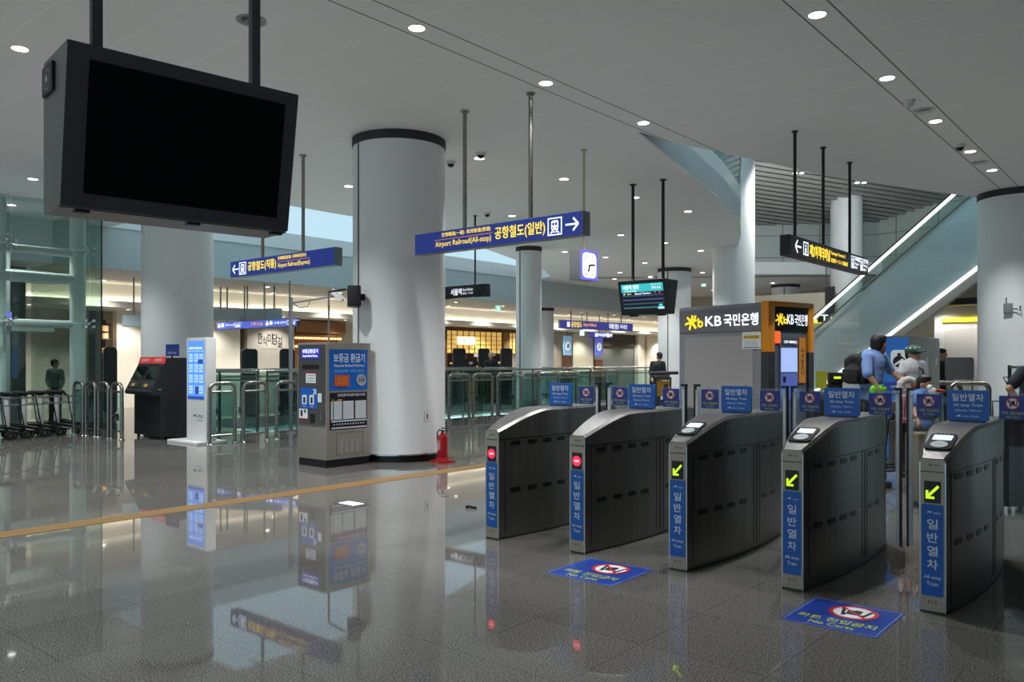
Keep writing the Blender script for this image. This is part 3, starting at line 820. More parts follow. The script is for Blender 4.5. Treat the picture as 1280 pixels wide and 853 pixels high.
for p in (.2, .89):
    b = MB(black); b.cyl((p, .25, h), (p, .25, CEIL - 2.50), .032, seg=12); b.cyl((p, .25, CEIL - 2.52), (p, .25, CEIL - 2.50), .07, seg=14); b.cyl((p, .25, h), (p, .25, h + .05), .06, .035, seg=14); b.build('hanging_pole', t)

# ------------------------------------------------------------------ deposit refund machine
t = thing('refund_machine', 'grey deposit refund machine with blue panel and timetable against the big column', 'machine', (-10.45, 7.36, 0))
wd_, dp, hh = .70, .83, 1.84
ms = mat('machine_steel', (158, 152, 144), rough=.4, metal=.45, grain=.08, gscale=20)
b = MB(black); b.box(.015, .015, 0, wd_ - .015, dp - .015, .11); b.build('plinth', t)
b = MB(ms); b.box(0, 0, .11, wd_, dp, hh, bev=.012); b.build('cabinet', t)
f = FY(0, 0, 0)
b = MB(mat('machine_front', (74, 72, 72), rough=.45)); f.rect(b, .03, .62, wd_ - .02, hh - .03, None, 0, .008, .01); fr = b.build('front_door', t)
b = MB(glow('machine_sign', (44, 44, 140), .8)); f.rect(b, .10, 1.60, .56, 1.76, None, .008, .013); x = b.build('header_sign', fr)
b = MB(lwhite); f.txt(b, '보증금환급기', .14, 1.685, .52, 1.745, lwhite, .015, .02); f.txt(b, 'Deposit Refund Machine', .15, 1.62, .51, 1.66, lwhite, .015, .01); b.build('lettering', x)
b = MB(black); f.rect(b, .13, 1.45, .54, 1.51, None, .008, .012); b.build('display_slot', fr)
b = MB(pwhite); f.rect(b, .22, 1.24, .46, 1.38, None, .008, .011); f.rect(b, .22, 1.38, .46, 1.395, red, .008, .011)
for v in (1.27, 1.31, 1.35): f.line(b, .25, v, .43, v, .01, grey, .011, .012)
b.build('notice', fr)
b = MB(blue); f.rect(b, .08, .86, .5, 1.17, None, .008, .012); f.line(b, .4, 1.06, .46, 1.13, .02, pwhite, .012, .014); f.line(b, .4, 1.14, .47, 1.14, .018, pwhite, .012, .014); f.line(b, .466, 1.145, .466, 1.07, .018, pwhite, .012, .0142)
for u in (.13, .31): f.rect(b, u, .92, u + .11, 1.06, pwhite, .012, .014, .01); f.rect(b, u + .03, .94, u + .08, 1.03, pblack, .014, .015, .01); f.txt(b, '반환', u + .02, .88, u + .1, .9, pwhite, .013)
b.build('instruction_sticker', fr)
b = MB(pwhite); f.rect(b, .05, .70, .26, .85, None, .008, .011); f.rect(b, .05, .695, .26, .71, red, .008, .0115); f.rect(b, .09, .74, .14, .83, pblack, .011, .012); f.rect(b, .18, .79, .22, .84, pblack, .011, .012); f.rect(b, .51, .96, .60, 1.09, None, .008, .011); b.build('small_stickers', fr)
b = MB(black); f.rect(b, .33, .66, .43, .78, None, .008, .02); f.rect(b, .46, .79, .5, .83, chrome, .008, .02); b.build('coin_slot', fr)
b = MB(chrome); f.rect(b, .58, .69, .62, .83, None, .008, .018, .01); b.build('lock', fr)
b = MB(dark)
for v in (.60,): f.line(b, .02, v, wd_ - .01, v, .006, None)
b.build('door_gap', t)
f = FX(wd_, 0, 0)
b = MB(blue); f.rect(b, .05, 1.13, dp - .06, 1.74, None, 0, .004); bl = b.build('blue_panel', t)
b = MB(pwhite); f.txt(b, '보증금 환급기', .13, 1.55, .71, 1.68, pwhite, .005, .012); f.txt(b, 'Deposit Refund Machine', .14, 1.47, .70, 1.52, pwhite, .005, .01); f.txt(b, '保証金返却機 · 保証金 退还机', .14, 1.40, .70, 1.44, mat('print_pale', (140, 190, 230)), .005)
f.rect(b, .14, 1.19, .41, 1.36, mat('card_orange', (190, 86, 40), rough=.4), .004, .02, .008)
for v in (1.24, 1.28, 1.31): f.line(b, .18, v, .36, v + .01, .008, mat('card_gold', (220, 150, 80)), .02, .0215)
f.line(b, .45, 1.28, .52, 1.28, .014, pwhite); f.line(b, .5, 1.305, .53, 1.28, .012, pwhite); f.line(b, .5, 1.255, .53, 1.28, .012, pwhite)
f.disc(b, .64, 1.28, .09, mat('coin', (196, 202, 206), rough=.3, metal=.4), .004, .02); f.txt(b, '500', .58, 1.25, .70, 1.31, pblack, .021, .02); f.txt(b, '한국은행', .6, 1.325, .68, 1.345, pblack, .021)
b.build('panel_print', bl)
b = MB(mat('panel_navy', (26, 28, 40), rough=.35)); f.rect(b, .06, .55, dp - .07, 1.10, None, 0, .004); tb = b.build('timetable_panel', t)
b = MB(pwhite); f.txt(b, '인천공항1터미널역 열차시각표', .2, 1.04, .72, 1.08, pwhite, .005, .01)
tw = mat('table_white', (196, 204, 208), rough=.5); to = mat('table_orange', (205, 140, 70)); tl_ = mat('table_line', (130, 140, 150))
f.rect(b, .1, .98, .2, 1.0, to, .004, .006)
for u0, u1 in ((.08, .115), (.13, .28), (.30, .50), (.53, .74)):
    f.rect(b, u0, .70, u1, .97, tw, .004, .006)
    for k in range(12): f.line(b, u0, .715 + k * .021, u1, .715 + k * .021, .003, tl_, .006, .0068)
f.rect(b, .13, .975, .28, 1.0, to, .004, .006); f.rect(b, .09, .665, .75, .685, tw, .004, .006); f.rect(b, .09, .565, .75, .585, tw, .004, .006)
for k in range(12): f.disc(b, .14 + k * .05, .63, .012, tw, .004, .006, 10)
b.build('timetable_print', tb)
b = MB(dark); f.frame(b, .18, .17, .68, .5, .004, None, 0, .0015)
for u in (.27, .37, .47, .57):
    for k in range(7): f.rect(b, u - .018, .21 + k * .028, u + .018, .223 + k * .028, mat('louvre_slot', (168, 164, 158), rough=.4), 0, .004)
b.build('vent_louvres', t)

# ------------------------------------------------------------------ fire extinguisher
p = fl(556, 576); t = thing('fire_extinguisher', 'red fire extinguisher on a red stand beside the big round column', 'fire extinguisher', (-8.98, 8.98, 0))
rd = mat('extinguisher_red', (170, 18, 28), rough=.3); b = MB(rd)
b.lathe([(0, .06), (.07, .06), (.08, .075), (.08, .36), (.07, .41), (.035, .44), (.03, .455), (0, .455)], seg=24); b.build('cylinder', t)
b = MB(black); b.cyl((0, 0, .45), (0, 0, .50), .02, seg=12); b.box(-.015, -.02, .48, .10, .02, .495); b.box(-.015, -.02, .52, .12, .02, .535); b.build('valve_lever', t)
b = MB(rubber); b.tube([(-.02, 0, .485), (-.07, 0, .50), (-.11, 0, .45), (-.115, 0, .35), (-.10, 0, .24), (-.095, 0, .16)], .011, 8); b.cyl((-.095, 0, .16), (-.093, 0, .10), .013, .02, 10); b.build('hose', t)
b = MB(rd); b.prism([(-.16, -.12), (.16, -.12), (.16, .12), (-.16, .12)], 'z', 0, .03); b.lathe([(.11, .03), (.095, .075), (.085, .075), (.085, .03)], seg=20); b.build('stand', t)
b = MB(pwhite)
for k in range(5): b.box(-.03, -.0815, .2 + k * .025, .03, -.078, .208 + k * .025)
f = FY(0, -.081, .32); f.txt(b, '소화기', -.03, 0, .03, .03, pwhite, .001); b.build('label_print', t)
f_ = FY(.0, -.12, 0); b = MB(mat('print_tape', (220, 190, 90))); f_.txt(b, '소화기', -.04, .006, .04, .024, None, .001); b.build('stand_print', t)

# small extinguisher notice on the column
a = toward(C1.x, C1.y, 538, 521, 12.7); n = Vector((math.cos(a), math.sin(a), 0))
o = Vector((C1.x, C1.y, .70)) + n * .747; f = Face(o, Vector((-n.y, n.x, 0)), (0, 0, 1))
t = thing('column_notice', 'small white notice with red symbol low on the big column', 'notice', (0, 0, 0))
b = MB(pwhite); f.rect(b, -.05, -.075, .05, .075, grey, 0, .005, .008); f.rect(b, -.045, -.07, .045, .07, None, .005, .008, .008); b.build('plate', t)
b = MB(red); f.rect(b, -.014, -.04, .014, .03, None, .008, .010); f.rect(b, -.02, .03, .02, .04, pblack, .008, .010); b.build('symbol', t)
t.location = o; 
for ch in t.children: ch.location = -o

# loudspeaker on the column and its arm
sp = at(442.5, 371, 12.55); t = thing('loudspeaker', 'black wall loudspeaker fixed to the big round column', 'loudspeaker', sp, TH + .25)
mx = Matrix.Rotation(-.12, 4, 'X')
b = MB(black); b.box(-.10, -.1, -.16, .10, .1, .16, bev=.02, mx=mx); b.build('cabinet', t)
b = MB(dark); b.box(-.08, -.112, -.14, .08, -.098, .14, bev=.004, mx=mx); b.build('grille', t)
b = MB(black); b.box(.05, .06, -.05, .17, .12, .05); b.cyl((.1, .1, 0), (.22, .32, 0), .02); b.build('bracket', t)
t = thing('speaker_stand', 'thin black arm with a slim grey post beside the loudspeaker', 'bracket', at(411, 365, 13.3), TH)
b = MB(black); b.cyl((0, 0, 0), (.36, -.45, .0), .018, seg=10); b.build('arm', t)
b = MB(tube_m); b.cyl((0, 0, 0), (0, 0, -t.location.z), .016, seg=10); b.build('post', t)
# camera on its own post
pp = at(363.5, 453, 18.0); t = thing('camera_post', 'grey post with a long arm carrying a white surveillance camera', 'camera post', (pp.x, pp.y, 0), TH)
b = MB(mat('post_grey', (128, 134, 140), rough=.4)); b.cyl((0, 0, 0), (0, 0, 2.98), .045, seg=14); b.cyl((0, 0, 0), (0, 0, .03), .1, seg=16); b.build('post', t)
b = MB(MC['post_grey']); b.tube([(0, 0, 2.84), (.05, 0, 2.86), (.95, 0, 3.0)], .02, 8); b.tube([(.05, 0, 2.84), (.2, 0, 2.76), (.38, 0, 2.78), (.42, 0, 2.90)], .012, 8); b.build('arm', t)
mx = Matrix.Translation((1.02, 0, 3.02)) @ Matrix.Rotation(.7, 4, 'Y')
b = MB(white); b.box(-.16, -.05, -.05, .16, .05, .05, bev=.012, mx=mx); b.box(-.18, -.06, .05, .2, .06, .06, mx=mx); c = b.build('camera', t)
b = MB(black); b.cyl(mx @ Vector((.16, 0, 0)), mx @ Vector((.17, 0, 0)), .035); b.build('lens', c)

# ------------------------------------------------------------------ ticket kiosks
km = mat('kiosk_black', (26, 27, 32), rough=.42)
def kiosk(x, y, label):
    t = thing('ticket_kiosk', label, 'kiosk', (x, y, 0), 0, 'black ticket kiosks')
    w = .58
    prof = [(.14, .06), (.70, .06), (.70, 1.64), (.26, 1.64), (.22, 1.50), (-.02, 1.03), (-.06, .96), (-.05, .90), (.14, .88)]
    b = MB(km); b.prism(prof, 'x', 0, w); b.build('cabinet', t)
    b = MB(dark)
    for u in (.06, w - .06):
        for v in (.2, .62): b.cyl((u, v, 0), (u, v, .06), .03, seg=12)
    b.build('casters', t)
    b = MB(glow('kiosk_red', (180, 50, 48), .45)); f = Face((0, .235, 1.52), (1, 0, 0), (0, .04, .14)); f.rect(b, .01, 0, w - .01, .14, None, 0, .012); h = b.build('header_sign', t)
    b = MB(pwhite); f.txt(b, '무인발매기', .1, .045, .44, .10, pwhite, .013, .01); b.build('lettering', h)
    up = Vector((0, .24, .47)).normalized(); f = Face((0, -.02, 1.03), (1, 0, 0), up)
    b = MB(black); f.rect(b, .03, .17, w - .03, .51, None, 0, .008, .01); s = b.build('screen_frame', t)
    b = MB(screen); f.rect(b, .07, .2, w - .07, .48, None, .008, .010); b.build('screen', s)
    b = MB(steel); f.rect(b, .03, .13, w - .03, .155, None, 0, .01); b.build('ledge', t)
    b = MB(dark); f.rect(b, .05, .01, w - .05, .115, None, 0, .012, .01); k = b.build('card_panel', t)
    b = MB(mat('kiosk_yellow', (190, 150, 50))); f.poly(b, [(.17, .04), (.27, .02), (.33, .05), (.3, .09), (.2, .10)], None, .012, .014); b.build('yellow_sticker', k)
    b = MB(chrome); FX(w, .1, 1.0).rect(b, -.01, 0, .05, .02, None, 0, .006); b.build('lock', t)
    return t
kiosk(-17.0, 7.80, 'black ticket kiosk with red header, first of two beside the white column')
kiosk(-16.33, 7.74, 'black ticket kiosk with red header, next to the white lit totem')

# small navy sign behind the kiosks
t = thing('notice_board', 'small navy notice board rising behind the two black ticket kiosks', 'sign', (-16.95, 8.58, 0))
b = MB(signblk); b.cyl((.3, 0, 0), (.3, 0, 1.75), .02, seg=10); b.build('post', t)
b = MB(navy); b.box(.06, -.02, 1.68, .60, .0, 1.93); p_ = b.build('panel', t)
b = MB(pwhite); f = FY(.06, -.021, 1.68); f.txt(b, '교통카드 충전', .08, .04, .46, .09, pwhite, .001, .01); f.line(b, .05, .14, .5, .14, .008, grey, 0, .001); b.build('lettering', p_)

# white information totem
t = thing('information_totem', 'white upright information totem with a blue lit touch screen', 'totem', (-15.06, 8.05, 0))
tw_ = mat('totem_white', (232, 233, 230), rough=.4)
b = MB(tw_); b.box(-.34, -.22, 0, .78, .42, .05, bev=.01); b.build('base_plate', t)
b = MB(tw_); b.box(0, 0, .05, .74, .20, 2.02, bev=.015); b.build('body', t)
f = FY(0, 0, 0); b = MB(glow('totem_screen', (84, 138, 232), .9)); f.rect(b, .06, .84, .66, 1.96, None, 0, .006); s = b.build('screen', t)
b = MB(); lb = glow('totem_pale', (150, 190, 250), .95); nv = glow('totem_navy', (40, 70, 150), .8)
f.txt(b, 'AIRPORT RAILROAD', .1, 1.80, .6, 1.84, lwhite, .007, .01); f.rect(b, .06, 1.76, .66, 1.765, lwhite, .006, .007)
for v in (1.56, 1.36, 1.16, .95):
    for u in (.10, .30, .48):
        f.rect(b, u, v, u + .14, v + .15, lb, .006, .007)
        f.line(b, u + .01, v + .05, u + .12, v + .05, .012, nv, .007, .008); f.line(b, u + .01, v + .1, u + .09, v + .1, .012, nv, .007, .008)
f.rect(b, .44, 1.52, .62, 1.60, nv, .008, .009); f.rect(b, .33, .94, .47, 1.09, nv, .008, .009); f.rect(b, .06, .84, .66, .90, nv, .006, .007)
b.build('screen_page', s)
b = MB(); wing(f, b, .32, .52, .09, LOGO, .002); f.txt(b, "A'REX", .40, .49, .62, .55, LOGO, .001, .01); f.txt(b, '공항철도', .4, .43, .62, .46, LOGO, .001); b.build('logo', t)

# ------------------------------------------------------------------ steel hoop barriers
def hoop_proto(w, h, r=.036):
    t = thing('hoop_barrier', '', 'barrier')
    R = .13; pts = [(-w / 2, 0, 0), (-w / 2, 0, h - R)]
    pts += [(-w / 2 + R - R * math.cos(a), 0, h - R + R * math.sin(a)) for a in [math.radians(k) for k in (22, 45, 68, 90)]]
    pts += [(w / 2 - R + R * math.sin(a), 0, h - R + R * math.cos(a)) for a in [math.radians(k) for k in (0, 22, 45, 68, 90)]]
    pts += [(w / 2, 0, 0)]
    b = MB(tube_m); b.tube(pts, r, 12); b.build('hoop', t)
    b = MB(tube_m); b.cyl((-w / 2, 0, h - .16), (w / 2, 0, h - .16), r * .6, seg=10); b.build('cross_bar', t)
    b = MB(tube_m); b.cyl((-w / 2, 0, .17), (w / 2, 0, .17), r * .55, seg=10); b.build('cross_bar', t)
    b = MB(green); b.box(-w / 2 + r, -.005, .19, w / 2 - r, .005, h - .18); b.build('glass_panel', t)
    for u in (-w / 2, w / 2):
        b = MB(tube_m); b.lathe([(r * 1.6, 0), (r * 1.6, .012), (r * 1.1, .03)], (u, 0, 0), 16); b.build('foot_flange', t)
    return t
hp = hoop_proto(.52, 1.15)
hoop_used = []
def put_hoops(proto, spots, rz, labels, group):
    for (x, y), lb in zip(spots, labels):
        if proto.name not in hoop_used:
            hoop_used.append(proto.name); proto.location = (x, y, 0); proto.rotation_euler = (0, 0, rz); tag(proto, lb, group=group)
        else: dup(proto, (x, y, 0), rz, lb, group)
put_hoops(hp, [(-14.1, 8.25), (-14.1, 8.95), (-14.05, 9.65)], PI / 2,
          [f'steel hoop barrier, {w}' for w in ('closest to the white information totem', 'middle one of three between totem and refund machine', 'last of three towards the refund machine')], 'hoop barriers between totem and refund machine')
hp0 = hoop_proto(.40, 1.12)
put_hoops(hp0, [(-18.12 + .53 * k, 7.28 + .03 * k) for k in range(4)], 0.05,
          [f'steel hoop barrier, {ORD[k]} of four counted from the trolleys towards the kiosks' for k in range(4)], 'hoop barriers between trolleys and kiosks')
hp2 = hoop_proto(.78, 1.22, .04)
sp = []
for k in range(4):
    p = onx(574 + k * 29.5, 500, -15.1); sp.append((p.x, p.y))
put_hoops(hp2, sp, PI / 2, [f'steel hoop barrier, {ORD[k]} of four in line beyond the big column' for k in range(4)], 'hoop barriers beyond the big column')
sp = [at(px, 470, Z) for px, Z in ((686, 25), (709, 26), (731, 27.7), (748, 29.1), (763, 30.9))]
put_hoops(hp2, [(p.x, p.y) for p in sp], PI / 2 - .25, [f'distant steel hoop barrier, {ORD[k]} of five seen above the first two gates' for k in range(5)], 'distant hoop barriers above the gates')

# ------------------------------------------------------------------ glass balustrades round the stair void
def balustrade(label, x0, y0, x1, y1, n, h=1.34, low=.06):
    L = math.hypot(x1 - x0, y1 - y0); t = thing('glass_balustrade', label, 'balustrade', (x0, y0, 0), math.atan2(y1 - y0, x1 - x0))
    s = L / n
    for k in range(n):
        b = MB(green); b.box(k * s + .02, -.006, low, (k + 1) * s - .02, .006, h - .08); b.build('glass_panel', t)
    for k in range(n + 1):
        b = MB(tube_m); b.box(k * s - .012, -.03, 0, k * s + .012, .03, h - .02); b.build('post', t)
    b = MB(tube_m); b.cyl((0, 0, h), (L, 0, h), .032, seg=12); b.build('top_rail', t)
    b = MB(tube_m); b.cyl((0, .07, h - .2), (L, .07, h - .2), .022, seg=10); b.build('hand_rail', t)
balustrade('green glass balustrade along the stair void behind the hoop barriers', -15.6, 10.2, -15.6, 22.6, 8)
balustrade('green glass balustrade on the far side of the stair void before the shops', -20.55, 10.0, -20.55, 22.6, 8)
balustrade('green glass balustrade at the head of the stair void near the totem', -20.4, 10.05, -15.75, 10.05, 3)
balustrade('long distant glass balustrade beyond the stair void', -20.5, 22.7, -15.7, 29.2, 5, 1.34)
# escalator going down inside the void
t = thing('down_escalator', 'escalator leading down into the glass-railed stair void', 'escalator', (-18.4, 15.0, 0))
b = MB(dark); b.prism([(0, -.05), (1.0, -.05), (8.6, -4.3), (8.6, -4.5), (7.2, -4.5), (-.1, -.35)], 'x', -.5, .5)
b.build('steps', t)
for sx in (-.62, .58):
    b = MB(pale); b.prism([(.2, -.1), (1.0, -.1), (8.4, -4.2), (8.4, -3.4), (1.0, .8), (.2, .85)], 'x', sx, sx + .03); b.build('side_glass', t)
    b = MB(black); b.tube([(sx + .015, .1, .7), (sx + .015, .2, .88), (sx + .015, 1.0, .86), (sx + .015, 8.4, -3.35)], .04, 8); b.build('handrail', t)

# ------------------------------------------------------------------ glass lift shaft at the left
XG = -19.4
t = thing('glass_lift_shaft', 'greenish glass lift enclosure with steel tubes behind the luggage trolleys', 'lift shaft', (XG, 0, 0))
lg = glass('lift_glass', (.80, .87, .85))
pan = [(2.4, 4.3), (4.32, 6.42), (6.44, 8.03)]
for a, c in pan:
    for z0, z1 in ((.06, 2.42), (2.44, 4.08), (4.10, CEIL - .02)):
        b = MB(lg); b.box(-.008, a, z0, .008, c, z1); b.build('glass_panel', t)
for a, c, xx in ((8.05, 8.3, 0),):
    b = MB(lg); b.box(-.008, a, .06, .008, c, CEIL - .02); b.build('glass_panel', t)
b = MB(lg); b.box(-4.2, 8.29, .06, -.01, 8.305, CEIL - .02); b.build('glass_panel', t)
b = MB(mat('glass_edge', (20, 42, 40), rough=.2)); b.box(-.012, 8.29, 0, .012, 8.315, CEIL - .02); b.build('corner_edge', t)
tm = mat('tube_white', (226, 234, 230), rough=.4)
for z, r in ((4.06, .09), (3.46, .12), (2.42, .09)):
    b = MB(tm); b.cyl((-.55, 2.0, z), (-.55, 8.0, z), r, seg=16); b.build('steel_tube', t)
for y in (8.0, 6.44, 2.2):
    b = MB(tm); b.cyl((-.55, y, 0), (-.55, y, CEIL - .02), .17 if y > 7.5 else .07, seg=20); b.build('steel_post', t)
for y in (6.43, 8.04):
    for z in (4.09, 2.43):
        b = MB(chrome); b.cyl((-.45, y, z), (-.03, y, z), .03, seg=10)
        for dy, dz in ((.09, .07), (-.09, .07), (.09, -.07), (-.09, -.07)):
            b.cyl((-.06, y, z), (-.03, y + dy, z + dz), .014, seg=8); b.cyl((-.035, y + dy, z + dz), (.016, y + dy, z + dz), .032, seg=12)
        b.build('spider_fitting', t)
# lift car and door frames inside
b = MB(mat('lift_frame', (150, 162, 158), rough=.45))
for y0, y1 in ((3.0, 3.2), (5.0, 5.2), (7.0, 7.2)): b.box(-2.6, y0, 0, -2.4, y1, CEIL - .02)
for z0, z1 in ((2.3, 2.55), (3.5, 3.8)): b.box(-2.62, 2.0, z0, -2.42, 8.2, z1)
b.build('door_frame', t)
b = MB(mat('lift_door', (150, 160, 156), rough=.3, metal=.5)); b.box(-2.55, 3.2, .02, -2.48, 4.09, 2.3); b.box(-2.55, 4.11, .02, -2.48, 5.0, 2.3); b.build('lift_door', t)
b = MB(mat('lift_car', (88, 104, 102), rough=.4)); b.box(-4.0, 5.3, .05, -2.7, 6.9, 2.3, bev=.02); b.build('lift_car', t)
b = MB(mat('lift_rear', (92, 104, 101), rough=.6)); b.box(-4.4, 1.5, 0, -4.3, 8.2, CEIL - .02); b.build('rear_panel', t)
# bright pictogram sign hanging inside
b = MB(glow('lift_sign', (120, 120, 220), .7)); b.box(-2.35, 6.9, 2.5, -2.3, 7.2, 2.75); b.build('lit_sign', t)
b = MB(lwhite); f = FX(-2.295, 6.5, 2.62); arrow(f, b, .05, 0, .07, 1); f.rect(b, .2, -.08, .27, .08, lwhite); b.build('lit_arrow', t)

# ------------------------------------------------------------------ luggage trolleys
def trolley(label, x, y, rz, group='luggage trolleys by the lift'):
    t = thing('luggage_trolley', label, 'trolley', (x, y, 0), rz, group)
    b = MB(dark)
    b.tube([(-.25, 0, .27), (-.19, .80, .11), (.19, .80, .11), (.25, 0, .27)], .016, 8)
    for u in (-.1, .1): b.cyl((u, 0, .27), (u, .79, .115), .011, seg=8)
    b.cyl((-.25, 0, .27), (.25, 0, .27), .012, seg=8)
    b.build('platform', t)
    b = MB(mat('trolley_post', (226, 226, 222), rough=.45)); b.box(-.05, -.16, .22, .05, -.11, .88, bev=.008); b.build('post', t)
    b = MB(rubber); b.tube([(-.29, .06, .09), (-.29, .0, .3), (-.27, -.10, .86), (-.1, -.13, .90), (.1, -.13, .90), (.27, -.10, .86), (.29, .0, .3), (.29, .06, .09)], .012, 8); b.cyl((-.29, .0, .3), (.29, .0, .3), .013, seg=8); b.build('back_frame', t)
    b = MB(rubber); b.cyl((-.27, -.2, .92), (.27, -.2, .92), .034, seg=10); b.cyl((-.27, -.2, .92), (-.24, -.12, .86), .02, seg=8); b.cyl((.27, -.2, .92), (.24, -.12, .86), .02, seg=8); b.box(-.09, -.2, .86, .09, -.12, .95, bev=.01); b.build('handle', t)
    b = MB(mat('trolley_basket', (120, 128, 130), rough=.5, metal=.3))
    for z in (.68, .82): b.tube([(-.22, -.02, z), (-.22, .26, z), (.22, .26, z), (.22, -.02, z)], .010, 6, closed=True)
    for k in range(7):
        u = -.22 + .44 * k / 6; b.cyl((u, .26, .68), (u, .26, .82), .005, seg=6); b.cyl((u, -.02, .68), (u, .26, .68), .005, seg=6)
    b.build('basket', t)
    for u, v, r in ((-.31, .06, .085), (.31, .06, .085), (-.05, .76, .06), (.05, .76, .06)):
        b = MB(rubber); b.cyl((u - .02, v, r), (u + .02, v, r), r, seg=18); b.cyl((u - .024, v, r), (u + .024, v, r), r * .5, seg=12, m=steel); b.build('wheel', t)
    return t
tr = None
for k in range(6):                                               # one nested row beside the glass lift
    x, y = -18.16 - .128 * k, 5.42 + .36 * k
    lb = f'grey luggage trolley nested in the row by the glass lift, {ORD[k]} from the edge'
    if tr is None: tr = trolley(lb, x, y, .34)
    else: dup(tr, (x, y, 0), .34, lb)

# ------------------------------------------------------------------ dark partition boards before the shops
XB = -23.5
pm = mat('board_dark', (34, 40, 46), rough=.6)
for k, (a, c, y, lb) in enumerate(((129, 146, 434, 'beside the cream shop wall at the glass lift'), (262, 269, 436, 'half hidden by the white column and totem'), (302, 321.5, 436, 'before the calligraphy wall, nearer the totem'), (350, 368, 436, 'before the calligraphy wall, beside the camera post'),
                               (566, 581.5, 435.5, 'nearest the big column before the yellow lattice shop'), (598, 611.5, 435.5, 'middle one before the yellow lattice shop'), (626, 639.5, 435.5, 'before the yellow lattice shop, beside the slim column'))):
    p0, p1 = onx(a, y, XB), onx(c, y, XB)
    t = thing('partition_board', 'tall dark partition board ' + lb, 'partition', (XB, p0.y, 0), PI / 2, 'dark partition boards')
    w = p1.y - p0.y; b = MB(pm); f = Face((0, -.03, 0), (1, 0, 0), (0, 0, 1)); f.rect(b, 0, .1, w, p0.z, None, -.06, 0, .12); b.build('panel', t)
    b = MB(dark); b.box(.05, -.25, 0, .12, .25, .1); b.box(w - .12, -.25, 0, w - .05, .25, .1); b.build('feet', t)

# ------------------------------------------------------------------ shop fronts
XS = -28.0
def ys(px, x=XS): return onx(px, 440, x).y
sw2 = mat('shop_pillar', (228, 222, 208), rough=.6)
b = MB(sw2)
for a, c in ((146, 180), (267, 300), (798, 806), (809, 823)): b.box(XS - .3, ys(a), 0, XS, ys(c), 3.3)
struct('wall_shop_pillars', b)
b = MB(mat('calligraphy_wall', (172, 166, 156), rough=.7)); b.box(XS - .2, ys(309), 0, XS, ys(368), 3.3); o = struct('wall_calligraphy', b)
t = thing('wall_lettering', 'large black brush lettering on the grey-beige shop wall', 'sign', (XS, ys(322), 2.1))
b = MB(pblack); f = FX(.001, 0, 0); w = ys(353) - ys(322)
for k, (ch, dz, s) in enumerate(zip('한식미담길', (.08, .0, .06, .05, -.06), (1, .85, 1, 1, .95))):
    f.txt(b, ch, w * k / 5, .1 + dz, w * (k + .95 * s) / 5, .1 + dz + .42 * s, pblack, .003, .02)
b.build('brush_letters', t)
b = MB(mat('ink_grey', (92, 86, 80))); f.txt(b, 'Korean food street', w * .15, -.06, w * .8, 0, None, .003); b.build('small_letters', t)
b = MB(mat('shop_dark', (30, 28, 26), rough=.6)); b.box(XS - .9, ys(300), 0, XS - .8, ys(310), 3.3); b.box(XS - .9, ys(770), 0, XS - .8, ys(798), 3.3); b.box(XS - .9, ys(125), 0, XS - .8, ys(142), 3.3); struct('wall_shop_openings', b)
# wooden shop with glowing strips
wood = mat('wood_warm', (150, 104, 60), rough=.5, grain=.2, gscale=6, stretch=(1, 1, 12))
t = thing('wooden_shopfront', 'wood-lined shop front with rows of small lamps near the refund machine', 'shop front', (XS, ys(370), 0))
w = ys(432) - ys(370); b = MB(wood); b.box(-.6, 0, 0, -.5, w, 3.3); b.box(-.5, 0, 2.75, 0, w, 3.25); b.build('wood_panel', t)
for z in (2.2, 2.55):
    b = MB(glow('warm_lamp', (255, 214, 150), 1.6))
    for k in range(18): b.ell((-.3, .1 + k * w / 18, z), .055, seg=8, rings=5)
    b.build('lamp_row', t)
    b = MB(wood); b.box(-.5, 0, z + .1, -.1, w, z + .16); b.build('wood_shelf', t)
# yellow lattice shop
t = thing('lattice_shopfront', 'shop with a backlit yellow lattice front and a lit white sign', 'shop front', (XS, ys(555), 0))
w = ys(646) - ys(555)
b = MB(glow('lattice_yellow', (214, 172, 92), .8)); b.box(-.1, .1, 2.0, -.04, w - .1, 3.1); b.build('lattice_light', t)
b = MB(mat('lattice_wood', (84, 54, 32), rough=.5))
for k in range(int(w / .42) + 1): b.box(-.04, .1 + k * .42, 2.0, .0, .125 + k * .42, 3.1)
for k in range(6): b.box(-.04, .1, 2.0 + k * .22, .0, w - .1, 2.018 + k * .22)
b.box(-.12, 0, 3.1, .06, w, 3.28); b.box(-.12, 0, 0, .06, .16, 3.1); b.box(-.12, w * .79, 0, .08, w * .88, 3.1, m=mat('shop_post', (140, 110, 66))); b.build('lattice', t)
b = MB(glow('shop_sign', (252, 244, 220), 1.1)); y0, y1 = ys(571) - ys(555), ys(592) - ys(555); b.box(.02, y0, 2.42, .1, y1, 2.82); s = b.build('lit_sign', t)
b = MB(mat('sign_gold', (206, 170, 100))); f = FX(.101, y0, 2.42); f.txt(b, '자연 초당', .25 * (y1 - y0), .1, .8 * (y1 - y0), .28, None, .002, .01); b.build('lettering', s)
b = MB(mat('shop_inside', (36, 30, 28), rough=.7)); b.box(-1.0, 0, 0, -.9, w, 2.0); b.build('rear_wall', t)
b = MB(); r2 = random.Random(3)
for k in range(26):
    y = .4 + r2.random() * (w - .9); z = 1.15 + r2.random() * .75; b.box(-.9, y, z, -.86, y + .12 + r2.random() * .3, z + .06 + r2.random() * .12, m=glow('menu_%d' % (k % 3), [(200, 214, 236), (236, 196, 150), (110, 120, 150)][k % 3], .6))
b.build('menu_boards', t)
b = MB(wood); b.box(-.7, .5, 0, -.3, w - .5, 1.0); b.build('counter', t)
